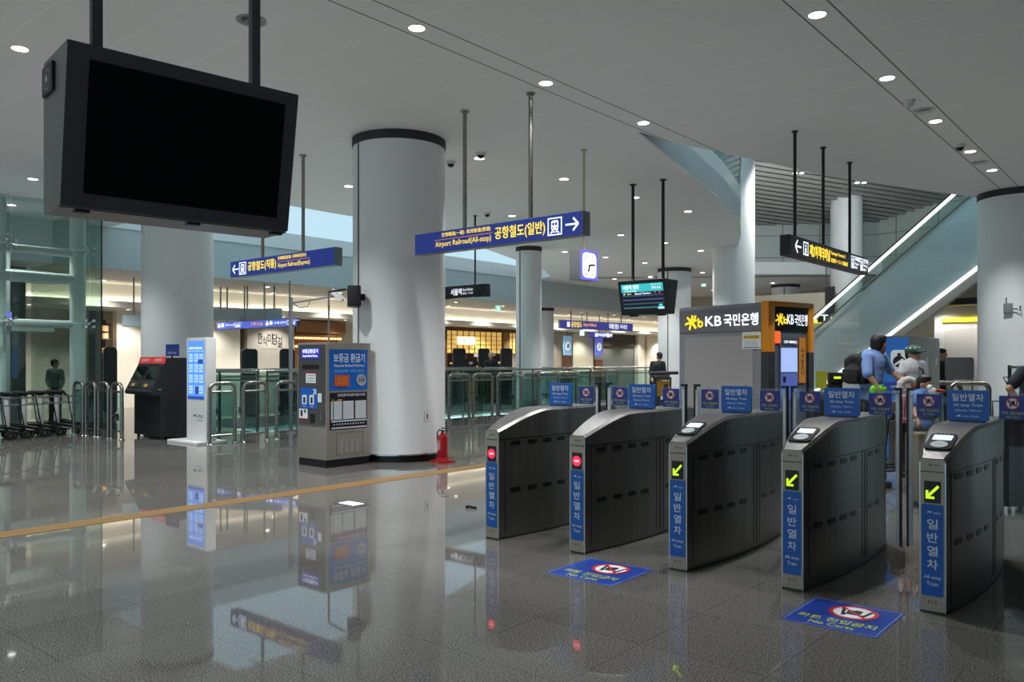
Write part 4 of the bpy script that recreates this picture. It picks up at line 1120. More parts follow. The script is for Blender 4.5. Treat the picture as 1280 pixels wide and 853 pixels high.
# shelves of the leftmost shop
t = thing('display_shelf', 'dark shop shelf with warm lit goods at the far left behind the hoops', 'shelf', (XS, ys(127), 0))
w = ys(140) - ys(127); b = MB(mat('shelf_wood', (64, 46, 34))); b.box(-.5, 0, 0, -.45, w, 3.0); [b.box(-.5, 0, z, -.1, w, z + .05) for z in (.6, 1.2, 1.8, 2.3, 2.8)]; b.build('shelf_boards', t)
b = MB(glow('shelf_lamp', (240, 190, 130), .8)); [MB(b.m).box(-.4, w * .55, z, -.2, w * .9, z + .18).build('lit_goods', t) for z in (1.85, 2.35, 2.6)]
# cream doors and details in the right-hand shop run
b = MB(mat('roller_shutter', (104, 110, 106), rough=.5)); b.box(XS - .35, ys(748), 0, XS - .3, ys(797), 2.55); struct('door_1', b)
b = MB(mat('shutter_head', (48, 46, 42), rough=.6)); b.box(XS - .3, ys(752), 2.55, XS - .1, ys(796), 3.28); struct('trim_shutter', b)
b = MB(mat('cream_door', (196, 192, 172), rough=.6)); b.box(XS - .3, ys(719), 0, XS - .15, ys(744), 3.25); struct('door_2', b)
b = MB(mat('stone_panel', (170, 158, 140), rough=.7)); b.box(XS - .3, ys(694), 0, XS - .2, ys(716), 3.25); struct('wall_stone', b)
b = MB(mat('brown_post', (92, 56, 40), rough=.5)); b.box(XS - .2, ys(706), 0, XS - .1, ys(715), 2.3); b.box(XS - .2, ys(746), 0, XS - .1, ys(755), 1.7); struct('trim_posts', b)
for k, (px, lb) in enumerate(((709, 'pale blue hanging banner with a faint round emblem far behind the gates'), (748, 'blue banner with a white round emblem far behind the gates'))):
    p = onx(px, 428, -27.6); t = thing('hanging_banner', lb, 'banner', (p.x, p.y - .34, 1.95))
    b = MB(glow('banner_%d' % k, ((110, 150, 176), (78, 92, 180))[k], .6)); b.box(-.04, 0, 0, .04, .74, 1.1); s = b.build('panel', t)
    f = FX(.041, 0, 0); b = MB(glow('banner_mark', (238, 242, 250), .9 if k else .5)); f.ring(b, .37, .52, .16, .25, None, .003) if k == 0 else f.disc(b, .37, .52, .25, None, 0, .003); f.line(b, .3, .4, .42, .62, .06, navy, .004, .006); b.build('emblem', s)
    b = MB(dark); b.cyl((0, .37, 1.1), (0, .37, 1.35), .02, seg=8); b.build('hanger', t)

# far overhead signs
def far_sign(label, p0, p1, zt, zb, m, rods, paint, cat='sign', group=None):
    d = (p1 - p0); d.z = 0; L = d.length
    t = thing('direction_sign', label, cat, (p0.x, p0.y, zb), math.atan2(d.y, d.x), group); h = zt - zb
    b = MB(mat('far_case', (70, 74, 84))); b.box(0, 0, 0, L, .12, h); b.build('case', t)
    f = FY(0, 0, 0); b = MB(m); f.rect(b, .01, .01, L - .01, h - .01, None, 0, .006); s = b.build('lit_face', t)
    for r in rods:
        b = MB(tube_m); b.cyl((r * L, .06, h), (r * L, .06, 4.05 - zb if p0.x < -22.3 else CEIL - zb), .03, seg=10); b.build('hanging_rod', t)
    b = MB(lwhite); paint(f, b, L, h); b.build('lettering', s)
fb = glow('far_blue', (78, 96, 190), .9)
org = glow('far_orange', (240, 160, 90), .9)
def p1_(f, b, L, h):
    arrow_up = lambda u: (f.line(b, u, .05, u, h - .05, .05, lwhite, .006, .009), f.poly(b, [(u - .1, h - .16), (u + .1, h - .16), (u, h - .03)], lwhite, .006, .0095))
    arrow_up(.15); f.rect(b, .3, .08, .44, h - .05, lwhite, .006, .009); f.txt(b, '현위치 안내', .55, .1, 1.0, h - .08, lwhite, .007, .03); f.txt(b, '국제선 환승', 1.02, .2, 1.5, h - .06, lwhite, .007, .02); f.txt(b, 'Transfer', 1.02, .05, 1.4, .18, lwhite, .007, .02)
    f.txt(b, '19:16', 2.0, .08, 2.6, h - .06, org, .007, .03); arrow_up(2.85); f.rect(b, 2.98, .08, 3.12, h - .05, lwhite, .006, .009); f.txt(b, '교통센터', 3.2, .1, 3.8, h - .08, lwhite, .007, .03); f.txt(b, 'Transportation', 3.85, .2, 4.5, h - .08, lwhite, .007, .02); f.txt(b, 'Center', 3.85, .06, 4.3, .18, lwhite, .007, .02)
far_sign('far blue lit overhead sign with white arrows left of the refund machine', at(271, 400, 27.5), at(371, 400, 24.8), EYE + 52.5 * 26 / F, EYE + 43 * 26 / F, fb, (.12, .35, .6, .9), p1_)
bk_ = at(266, 390, 27); t = thing('signal_box', 'plain grey-blue box sign hanging behind the far blue sign', 'sign', (bk_.x, bk_.y, EYE + 53 * 26.7 / F), math.atan2((at(350, 390, 26.5) - bk_).y, (at(350, 390, 26.5) - bk_).x))
L = (at(350, 390, 26.5) - bk_).length; b = MB(mat('grey_blue', (158, 178, 192), rough=.5)); b.box(0, 0, 0, L, .15, .37); b.build('panel', t)
for r in (.1, .5, .9):
    b = MB(tube_m); b.cyl((r * L, .07, .37), (r * L, .07, 4.05 - t.location.z), .03, seg=8); b.build('hanging_rod', t)
g0 = at(153, 386, 24); t = thing('signal_box', 'small grey-blue box sign beside the glass lift', 'sign', (g0.x, g0.y, EYE + 45 * 24 / F), TH + .1)
b = MB(MC['grey_blue']); b.box(0, 0, 0, .66, .12, .33); b.build('panel', t); b = MB(tube_m); b.cyl((.3, .06, .33), (.3, .06, 4.05 - t.location.z), .025, seg=8); b.build('hanging_rod', t)
def p2_(f, b, L, h):
    arrow(f, b, .25, h / 2, .14, -1); f.rect(b, .5, .08, .7, h - .08, lwhite, .006, .009); f.txt(b, '공항철도', .8, .08, 1.6, h - .06, lyel, .007, .03); f.txt(b, 'Airport Railroad', 1.7, .1, 2.7, h - .08, org, .007, .02)
    f.txt(b, '국제선 환승', L - 2.0, .08, L - 1.2, h - .06, lwhite, .007, .03); f.txt(b, '국내선', L - 1.1, .1, L - .5, h - .08, lwhite, .007, .02); arrow(f, b, L - .2, h / 2, .14, 1)
far_sign('far navy overhead sign with yellow and white writing behind the hanging train screen', at(700, 408, 39), at(791, 408, 43), EYE + 50.5 * 41 / F, EYE + 40.5 * 41 / F, glow('far_navy', (58, 62, 140), .8), (.15, .36, .65, .84), p2_)
def p3_(f, b, L, h):
    arrow(f, b, .25, h / 2, .12, -1); f.rect(b, .45, .06, .65, h - .06, lwhite, .006, .009); f.txt(b, '국내선', .7, .07, 1.2, h - .07, lwhite, .007, .02); f.txt(b, '타는곳', 1.25, .07, 1.7, h - .07, lwhite, .007, .02); f.rect(b, L - .3, .05, L - .2, h - .05, lwhite, .006, .009)
far_sign('small navy sign below the far navy overhead sign', at(736, 417, 42.5), at(764, 417, 43.5), EYE + 37.5 * 43 / F, EYE + 30.5 * 43 / F, glow('far_navy', (58, 62, 140), .8), (.5,), p3_)
for px, py, Z, lb in ((622.5, 386, 36, 'green lit exit sign under the concourse ceiling near the slim column'), (879.5, 355, 37.5, 'green lit exit sign left of the square white column'), (727.5, 416.5, 42, 'tiny green exit sign beside the small navy sign')):
    p = at(px, py, Z); t = thing('exit_sign', lb, 'exit sign', p, TH, 'green exit signs')
    b = MB(glow('exit_green', (150, 226, 206), .95)); b.box(-.11, -.03, -.13, .11, .03, .13); s = b.build('lit_panel', t)
    b = MB(lwhite); f = FY(0, -.031, 0); f.rect(b, -.03, -.1, .05, .02, lwhite, 0, .002); f.disc(b, .02, .06, .025, lwhite, 0, .002, 10); b.build('pictogram', s)
    b = MB(dark); b.cyl((0, 0, .13), (0, 0, (4.05 if p.x < -22.3 else CEIL) - p.z), .012, seg=8); b.build('hanger', t)

# ------------------------------------------------------------------ bank machine booth
kb = W(4.39, 14.0); KA = math.radians(-12.8)
t = thing('bank_booth', 'grey and orange bank machine booth with lit logo behind the gates', 'booth', (kb.x, kb.y, 0), KA)
kg = mat('booth_grey', (126, 127, 132), rough=.35); kl = mat('booth_panel', (150, 146, 146), rough=.45); ko = mat('booth_orange', (214, 134, 22), rough=.35); kd = mat('booth_charcoal', (44, 46, 48), rough=.4)
BW, BD, BH = 2.0, 1.32, 2.59                                       # local: left face spans x -BW..0 at y=0; front face spans y 0..BD at x=0
R = .10; prof = [(-BW, 0), (-.12, 0)] + [(-.12, BH)] + [(-BW + R, BH)] + [(-BW + R - R * math.sin(a), BH - R + R * math.cos(a)) for a in (PI / 6, PI / 3, PI / 2)]
b = MB(kg); b.box(-BW, .0, 0, -.12, BD, BH, bev=.05); b.build('shell', t)
f = FY(0, 0, 0); b = MB(kl); f.rect(b, -BW + .16, .1, -.30, 2.02, None, 0, .012, .01); b.build('side_panel', t)
b = MB(mat('booth_band', (112, 113, 118), rough=.3)); f.rect(b, -BW + .03, 2.10, -.125, 2.52, None, 0, .012, .01); sb = b.build('side_header', t)
kyel = glow('bank_yellow', (250, 214, 40), 1.0)
def kb_logo(f, b, u, v, s, w=.014):
    for a in (15, 75, 135): f.line(b, u - s * math.cos(math.radians(a)), v - s * math.sin(math.radians(a)), u + s * math.cos(math.radians(a)) * .9, v + s * math.sin(math.radians(a)) * .9, s * .26, kyel, w, w + .003 + a * 1e-5)
    f.line(b, u + s * .3, v + .05 * s, u + s * .75, v + s * .8, s * .26, kyel, w, w + .005); f.line(b, u + s * .3, v - .1 * s, u + s * .8, v - s * .8, s * .26, kyel, w, w + .0055)
    f.line(b, u + s * 1.15, v + s * .45, u + s * 1.15, v - s * .6, s * .22, kyel, w, w + .004); f.ring(b, u + s * 1.5, v - s * .28, s * .2, s * .42, kyel, w + .006)
b = MB(); kb_logo(f, b, -BW + .32, 2.30, .15); f.txt(b, 'KB', -BW + .66, 2.215, -BW + 1.02, 2.39, lwhite, .014, .03); f.txt(b, '국민은행', -BW + 1.08, 2.20, -.19, 2.41, lwhite, .014, .028); b.build('lit_logo', sb)
b = MB(mat('notice_white', (214, 216, 206))); f.rect(b, -.52, 1.78, -.13, 2.08, None, 0, .018); n_ = b.build('notice_sheet', t)
b = MB(); f.rect(b, -.49, 1.96, -.16, 2.02, mat('notice_yellow', (206, 170, 50)), .018, .02); f.txt(b, '은행 이용 안내', -.47, 1.97, -.18, 2.01, pblack, .021)
for v in (1.85, 1.88, 1.91): f.line(b, -.47, v, -.2, v, .01, mat('ink_pale', (140, 170, 190)), .018, .02)
f.rect(b, -.49, 1.80, -.16, 1.815, navy, .018, .02); b.build('notice_print', n_)
b = MB(mat('red_mark', (176, 96, 70))); f.line(b, -.50, 1.1, -.42, 1.14, .02, None, .012, .0135); f.line(b, -.47, 1.16, -.44, 1.05, .02, None, .012, .0137); f.line(b, -.40, 1.14, -.36, 1.08, .02, None, .012, .0135); b.build('worn_sticker', t)
# front: orange frame, charcoal legs, black header
b = MB(ko); b.box(-.13, -.02, 1.72, .03, .17, BH + .02, bev=.03); b.box(-.13, BD - .15, 1.72, .03, BD + .02, BH + .02, bev=.03); b.box(-.13, .1, BH - .07, .03, BD - .1, BH + .02, bev=.02); b.build('orange_frame', t)
b = MB(kd); b.box(-.13, -.015, 0, .025, .165, 1.72); b.box(-.13, BD - .145, 0, .025, BD + .015, 1.72); b.build('front_leg', t)
f = FX(0, 0, 0); b = MB(mat('header_black', (22, 24, 24), rough=.15)); f.rect(b, .17, 2.10, BD - .15, BH - .07, None, -.05, .012); h_ = b.build('front_header', t)
b = MB(); kb_logo(f, b, .31, 2.30, .115); f.txt(b, 'KB', .54, 2.22, .73, 2.39, lwhite, .014, .012); f.txt(b, '국민은행', .76, 2.20, 1.15, 2.40, lwhite, .014, .008); b.build('lit_logo', h_)
b = MB(mat('booth_recess', (84, 92, 104), rough=.4)); f.rect(b, .17, .1, BD - .15, 2.10, None, -.08, -.02); b.build('front_wall', t)
b = MB(mat('atm_grey', (90, 100, 128), rough=.3)); f.rect(b, .34, .3, .86, 1.95, None, -.02, .01, .02); a_ = b.build('cash_machine', t)
b = MB(glow('atm_screen', (150, 170, 226), .8)); f.rect(b, .36, 1.38, .84, 1.80, None, .01, .014); b.build('lit_screen', a_)
b = MB(glow('atm_purple', (76, 92, 160), .5)); f.rect(b, .36, .9, .84, 1.35, None, .01, .013); b.build('lower_screen', a_)
b = MB(black); f.rect(b, .42, 1.2, .48, 1.3, None, .013, .03); b.build('card_slot', a_)
b = MB(mat('phone_plate', (60, 64, 72))); f.rect(b, .40, 1.84, .84, 1.96, None, .012, .02); b.build('phone_plate', a_)
b = MB(lwhite); f.txt(b, '1357-8800(1)', .44, 1.87, .82, 1.93, lwhite, .021, .02); b.build('phone_number', a_)
b = MB(glow('orange_tab', (240, 96, 40), .7)); f.rect(b, .18, 1.88, .34, 2.09, None, -.02, .016, .02); b.build('orange_tab', t)
b = MB(mat('orange_strip', (196, 130, 40), rough=.5)); f.rect(b, .90, 1.18, 1.10, 1.99, None, -.02, .012); s_ = b.build('orange_banner', t)
b = MB(pblack)
for k, ch in enumerate('외국환코너'): f.txt(b, ch, .95, 1.72 - k * .1, 1.05, 1.80 - k * .1, None, .0135, .02)
b.build('lettering', s_)

# ------------------------------------------------------------------ escalator rising to the upper floor
EK = 1.25
def esc(s, w, dz=0.0):
    """s runs down the slope away from the camera, w is the distance from the far rail towards the camera"""
    p = W(EK * 9.55 - .35 * s - .944 * w, EK * 17.8 + s - .33 * w)
    p.z = EYE + EK * 3.6 - .586 * s + dz; return p
WID = .7
t = thing('up_escalator', 'long escalator with two white light lines rising to the upper floor', 'escalator', (0, 0, 0))
def band(b, w0, z0a, w1, z1a, s0, s1, th=.03, m=None):
    V = [esc(s0, w0, z0a), esc(s1, w0, z0a), esc(s1, w1, z1a), esc(s0, w1, z1a)]
    n = (V[1] - V[0]).cross(V[3] - V[0]).normalized() * th
    V += [v - n for v in V]
    b.raw(V, [(0, 1, 2, 3), (7, 6, 5, 4), (0, 4, 5, 1), (1, 5, 6, 2), (2, 6, 7, 3), (3, 7, 4, 0)], m)
SA, SB = -5.5, 8.6
b = MB(pale); band(b, 0, -1.9, 0, -.06, SA, SB, .015); b.build('far_glass', t)
b = MB(black); b.tube([esc(s, 0, .05) for s in (SA, SB)], .035, 10); b.build('handrail', t)
b = MB(glow('rail_light', (255, 255, 250), 1.5)); band(b, .02, -.10, .02, 0.0, SA, SB, .03); b.build('rail_light', t)
NT = -.97                                                        # top of the near cladding below the far rail
NB = -2.92
b = MB(glass('clad_glass', (.94, .97, .97))); 
seg = 6
for k in range(seg):
    a = SA + (SB - SA) * k / seg; c = SA + (SB - SA) * (k + 1) / seg - .015
    band(b, WID, NB, WID, NT, a, c, .02)
b.build('near_glass', t)
b = MB(mat('clad_back', (214, 222, 224), rough=.35)); band(b, WID - .08, NB, WID - .08, NT - .02, SA, SB, .04); b.build('cladding', t)
b = MB(steel); band(b, WID + .015, NT - .015, WID + .015, NT + .02, SA, SB, .05); b.build('near_edge', t)
b = MB(MC['rail_light']); band(b, WID + .03, NB - .11, WID + .03, NB, SA, SB, .05); b.build('base_light', t)
sof = mat('soffit_beige', (196, 188, 176), rough=.7)
b = MB(sof); band(b, WID, NB - .38, WID, NB - .11, SA, SB, .06); band(b, WID, NB - .38, -.05, NB + .05, SA, SB, .06); b.build('soffit', t)
b = MB(dark)
n = 46
for k in range(n):
    s = SA + (SB - SA) * k / n; ds = (SB - SA) / n
    V = [esc(s, w, 0) for w in (.06, WID - .12)] + [esc(s + ds, w, 0) for w in (WID - .12, .06)]
    z = V[2].z - 1.6
    for v in V: v.z = z
    lo_ = [v - Vector((0, 0, .3)) for v in V]; b.raw(V + lo_, [(0, 1, 2, 3), (7, 6, 5, 4), (0, 4, 5, 1), (1, 5, 6, 2), (2, 6, 7, 3), (3, 7, 4, 0)])
tag(b.build('steps', t))
# hazard board on the escalator side
h0 = esc(4.35, -.3, -.75); t = thing('hazard_board', 'yellow and black striped board at the foot of the escalator rail', 'board', h0, TH)
b = MB(mat('hazard_yellow', (206, 196, 60), rough=.5)); b.box(-.2, 0, -.36, .2, .02, .36); p_ = b.build('panel', t)
f = FY(0, 0, 0); b = MB(pblack)
for k in range(-5, 6):
    c = k * .15; pts = []
    for (u, v) in ((-.2, c - .2), (.2, c + .2), (.2, c + .27), (-.2, c - .13)):
        pts.append((u, max(-.36, min(.36, v))))
    if max(p[1] for p in pts) - min(p[1] for p in pts) > .02: f.poly(b, pts, None, 0, .003)
b.build('stripes', p_)
b = MB(dark); b.cyl((0, .03, -.36), (0, .03, -h0.z), .02, seg=8); b.build('post', t)

# white wall block with a door and a yellow light strip under the escalator
b = MB(mat('block_white', (206, 208, 204), rough=.6)); YB = 26.0
xa, xb = ony(1168, 440, YB).x, ony(1320, 440, YB).x
b.box(xa, YB, 0, xb, YB + .2, 3.2); struct('wall_under_escalator', b)
x0 = ony(1180, 400, YB).x
b = MB(sof); b.box(x0, YB - .75, 3.16, xb, YB + .2, 3.30); struct('ceiling_under_escalator', b)
b = MB(dark); b.box(x0, YB - .80, 3.14, xb, YB - .75, 3.32); struct('trim_under_escalator', b)
x0, x1 = ony(1178, 400, YB).x, ony(1231, 400, YB).x
b = MB(glow('yellow_strip', (255, 226, 60), 1.3)); b.box(x0, YB - .06, 2.70, x1, YB, 2.82); t = b.build('strip_light'); tag(t, 'yellow light strip on the white wall under the escalator', 'light')
b = MB(mat('door_white', (196, 194, 188), rough=.5)); b.box(x0 + .05, YB - .04, 0, x0 + 1.5, YB - .003, 2.5); struct('door_3', b)
p = ony(1212, 435, YB); t = thing('wall_sign', 'small blue sign with white writing on the wall under the escalator', 'sign', (p.x - .2, YB - .03, p.z - .12))
b = MB(navy); b.box(0, 0, 0, .42, .028, .24); s = b.build('panel', t); b = MB(pwhite); f = FY(0, 0, 0); f.txt(b, "A'REX 공항철도", .1, .14, .38, .19, pwhite, .001); f.txt(b, 'Staff only', .08, .05, .36, .09, pwhite, .001); b.build('lettering', s)
# second yellow strip behind the booth
p = at(1022, 402, 31); b = MB(MC['yellow_strip']); b.box(p.x - .5, p.y, p.z - .06, p.x + .4, p.y + .06, p.z + .06); tag(b.build('strip_light'), 'short yellow light strip showing just beside the bank booth', 'light')
b = MB(mat('beige_block', (200, 192, 172), rough=.7)); b.box(p.x - 3.0, p.y + .07, 0, p.x + .6, p.y + .3, 4.2); b.box(p.x + .28, p.y - .0, 2.9, p.x + .62, p.y + .1, 4.4, m=dark); struct('wall_behind_booth', b)
p = at(1033, 398, 29); t = thing('wall_sign', 'dark sign fragment with white letter beside the striped board', 'sign', p, TH)
b = MB(signblk); b.box(-.3, 0, -.15, .3, .05, .15); s = b.build('panel', t); b = MB(lwhite); f = FY(0, 0, 0); f.txt(b, 'T1', -.2, -.1, .2, .12, None, .002, .03); b.build('lettering', s); b = MB(dark); b.cyl((0, .03, .15), (0, .03, CEIL - p.z), .015, seg=8); b.build('hanger', t)

# ------------------------------------------------------------------ lockers
lk = W(5.68, 12.9); t = thing('locker_block', 'grey locker block with a blue pictogram end panel behind the people', 'lockers', (lk.x, lk.y, 0), .03)
LW, LD, LH_ = .57, 2.1, 1.96
b = MB(mat('locker_grey', (78, 82, 83), rough=.45)); b.box(0, 0, 0, LW, LD, LH_, bev=.01); b.build('carcass', t)
f = FY(0, 0, 0); b = MB(mat('locker_blue', (36, 110, 196), rough=.4)); f.rect(b, .03, .05, LW - .03, LH_ - .03, None, 0, .01); e_ = b.build('end_panel', t)
b = MB(); f.rect(b, .03, 1.02, LW - .03, 1.24, navy, .01, .012); f.txt(b, '보관함 · 물품보관', .29, 1.15, .52, 1.19, pwhite, .0125); f.txt(b, 'Coin Locker', .32, 1.08, .5, 1.12, pwhite, .0125)
f.rect(b, .045, 1.4, .22, 1.74, pwhite, .01, .012, .04); f.rect(b, .29, 1.4, .53, 1.74, pwhite, .01, .012, .05)
f.disc(b, .41, 1.56, .09, pblack, .012, .014); f.line(b, .35, 1.51, .47, 1.6, .03, pwhite, .014, .016); f.rect(b, .385, 1.65, .435, 1.69, pblack, .012, .014); f.poly(b, [(.08, 1.48), (.19, 1.48), (.19, 1.59), (.08, 1.59)], pblack, .012, .014); f.frame(b, .1, 1.57, .17, 1.66, .015, pblack, .012, .014)
b.build('pictograms', e_)
f = FX(LW, 0, 0)
for k in range(3):
    y0 = .03 + k * .69
    b = MB(mat('locker_door', (88, 92, 92), rough=.4)); f.rect(b, y0, .08, y0 + .655, LH_ - .05, None, 0, .012, .006); d = b.build('locker_door', t)
    b = MB(chrome); f.rect(b, y0 + .28, 1.48, y0 + .33, 1.62, None, .012, .022, .01); f.disc(b, y0 + .52, 1.8, .02, None, .012, .018, 12); b.build('lock', d)

# grey notice board on legs, hoops and far bits at right
p = at(1200, 500, 18.5); t = thing('grey_board', 'low grey board on legs before the white wall at the right', 'board', (p.x, p.y, 0), TH - .05)
b = MB(mat('board_grey', (96, 98, 98), rough=.5)); f = FY(0, 0, 0); f.rect(b, -.31, 1.15, .31, 1.66, None, -.05, 0, .06); b.build('panel', t); b = MB(tube_m); [b.cyl((u, .02, 0), (u, .02, 1.16), .02, seg=8) for u in (-.28, .28)]; b.build('legs', t)
hp3 = hoop_proto(.72, 1.16, .045)
sp = [at(px, 500, Z) for px, Z in ((1177, 15.4), (1212, 15.2))]
put_hoops(hp3, [(p.x, p.y) for p in sp], TH, ['steel hoop barrier with green glass right behind the locker block', 'steel hoop barrier with green glass before the large column at the right'], 'hoop barriers by the right column')
# ticket counter clutter between the booth and the man
p = at(1040, 500, 15.2); t = thing('service_counter', 'dark service counter with yellow notices beside the bank booth', 'counter', (p.x, p.y, 0), TH - .2)
b = MB(mat('counter_dark', (40, 38, 38), rough=.5)); b.box(-.72, 0, 0, .6, .5, .95, bev=.01); b.build('body', t); b = MB(mat('counter_top', (120, 118, 116), rough=.3)); b.box(-.76, -.05, .95, .64, .55, 1.0); b.build('worktop', t)
b = MB(mat('notice_lime', (170, 176, 40), rough=.5)); f = FY(0, .3, 1.0)
for u in (-.5, -.24): f.rect(b, u, .05, u + .2, .38, None, 0, .01); f.line(b, u + .1, 0, u + .1, .1, .02, dark, -.005, 0)
b.build('yellow_notices', t)
p2 = at(1055, 470, 14.2); t = thing('card_terminal', 'black ticket terminal with a small yellow-green display beside the man', 'terminal', (p2.x - .12, p2.y, 0), TH - .1)
b = MB(black); b.box(-.1, .0, 0, .1, .3, 1.17, bev=.02); b.box(-.1, -.02, 1.17, .1, .25, 1.37, bev=.02); b.build('body', t); b = MB(glow('lime_display', (200, 230, 30), 1.0)); f = FY(0, -.021, 0); f.rect(b, -.06, 1.26, .06, 1.30, None, 0, .004); b.build('display', t)
# small device on the right column
a = toward(CR.x, CR.y, 1259, 385, 16.65); n = Vector((math.cos(a), math.sin(a), 0)); z = at(1259, 386, 16.6).z
t = thing('column_device', 'small grey intercom box with hooks high on the right column', 'device', Vector((CR.x, CR.y, z)) + n * .765, a + PI / 2)
b = MB(mat('device_grey', (120, 124, 126), rough=.4)); b.box(-.1, -.08, -.08, .06, -.005, .12, bev=.01); b.build('box', t); b = MB(dark); b.tube([(.06, -.04, .0), (.14, -.05, .0), (.2, -.05, -.04), (.2, -.05, .06)], .012, 8); b.cyl((-.05, -.05, .1), (-.05, -.05, .24), .012, seg=8); b.build('hooks', t)
# glass side gate by the right column
p0, p1 = at(1262, 500, 13.6), at(1310, 500, 13.0); d = p1 - p0; t = thing('glass_balustrade', 'clear glass barrier with a dark post before the right column', 'balustrade', (p0.x, p0.y, 0), math.atan2(d.y, d.x)); L = math.hypot(d.x, d.y)
b = MB(pale); b.box(.03, -.006, .1, L, .006, 1.46); b.build('glass_panel', t); b = MB(dark); b.box(-.02, -.02, 0, .02, .02, 1.5); b.build('post', t); b = MB(tube_m); b.cyl((0, 0, 1.47), (L, 0, 1.47), .02, seg=8); b.build('top_rail', t)
b = MB(dark); b.tube([(0, 0, 1.3), (-.1, -.02, 1.3), (-.04, -.02, 1.2), (0, 0, 1.15)], .012, 6); b.build('hook', t)
# yellow advertising trolley far beyond the gates
p = at(829, 500, 24); t = thing('advert_trolley', 'luggage trolley with a brown and yellow advert panel far beyond the gates', 'trolley', (p.x, p.y, 0), TH)
b = MB(mat('advert_yellow', (190, 138, 50), rough=.5)); b.box(-.2, -.02, .55, .2, .02, 1.0); s = b.build('advert_panel', t); b = MB(dark); b.box(.02, -.025, .7, .14, -.02, .9); b.build('advert_print', s)
b = MB(dark); b.tube([(-.2, 0, .15), (-.22, 0, 1.1), (.22, 0, 1.1), (.2, 0, .15)], .03, 8); b.cyl((-.42, -.1, 1.22), (.42, -.1, 1.24), .05, seg=8); b.box(-.28, 0, .12, .28, .8, .18); b.build('frame', t)
b = MB(mat('trolley_box', (110, 110, 104))); b.box(-.2, 0, 1.02, .2, .2, 1.18); b.build('basket', t)
for u, v in ((-.24, .05), (.24, .05), (0, .7)):
    b = MB(rubber); b.cyl((u - .02, v, .07), (u + .02, v, .07), .07, seg=14); b.build('wheel', t)

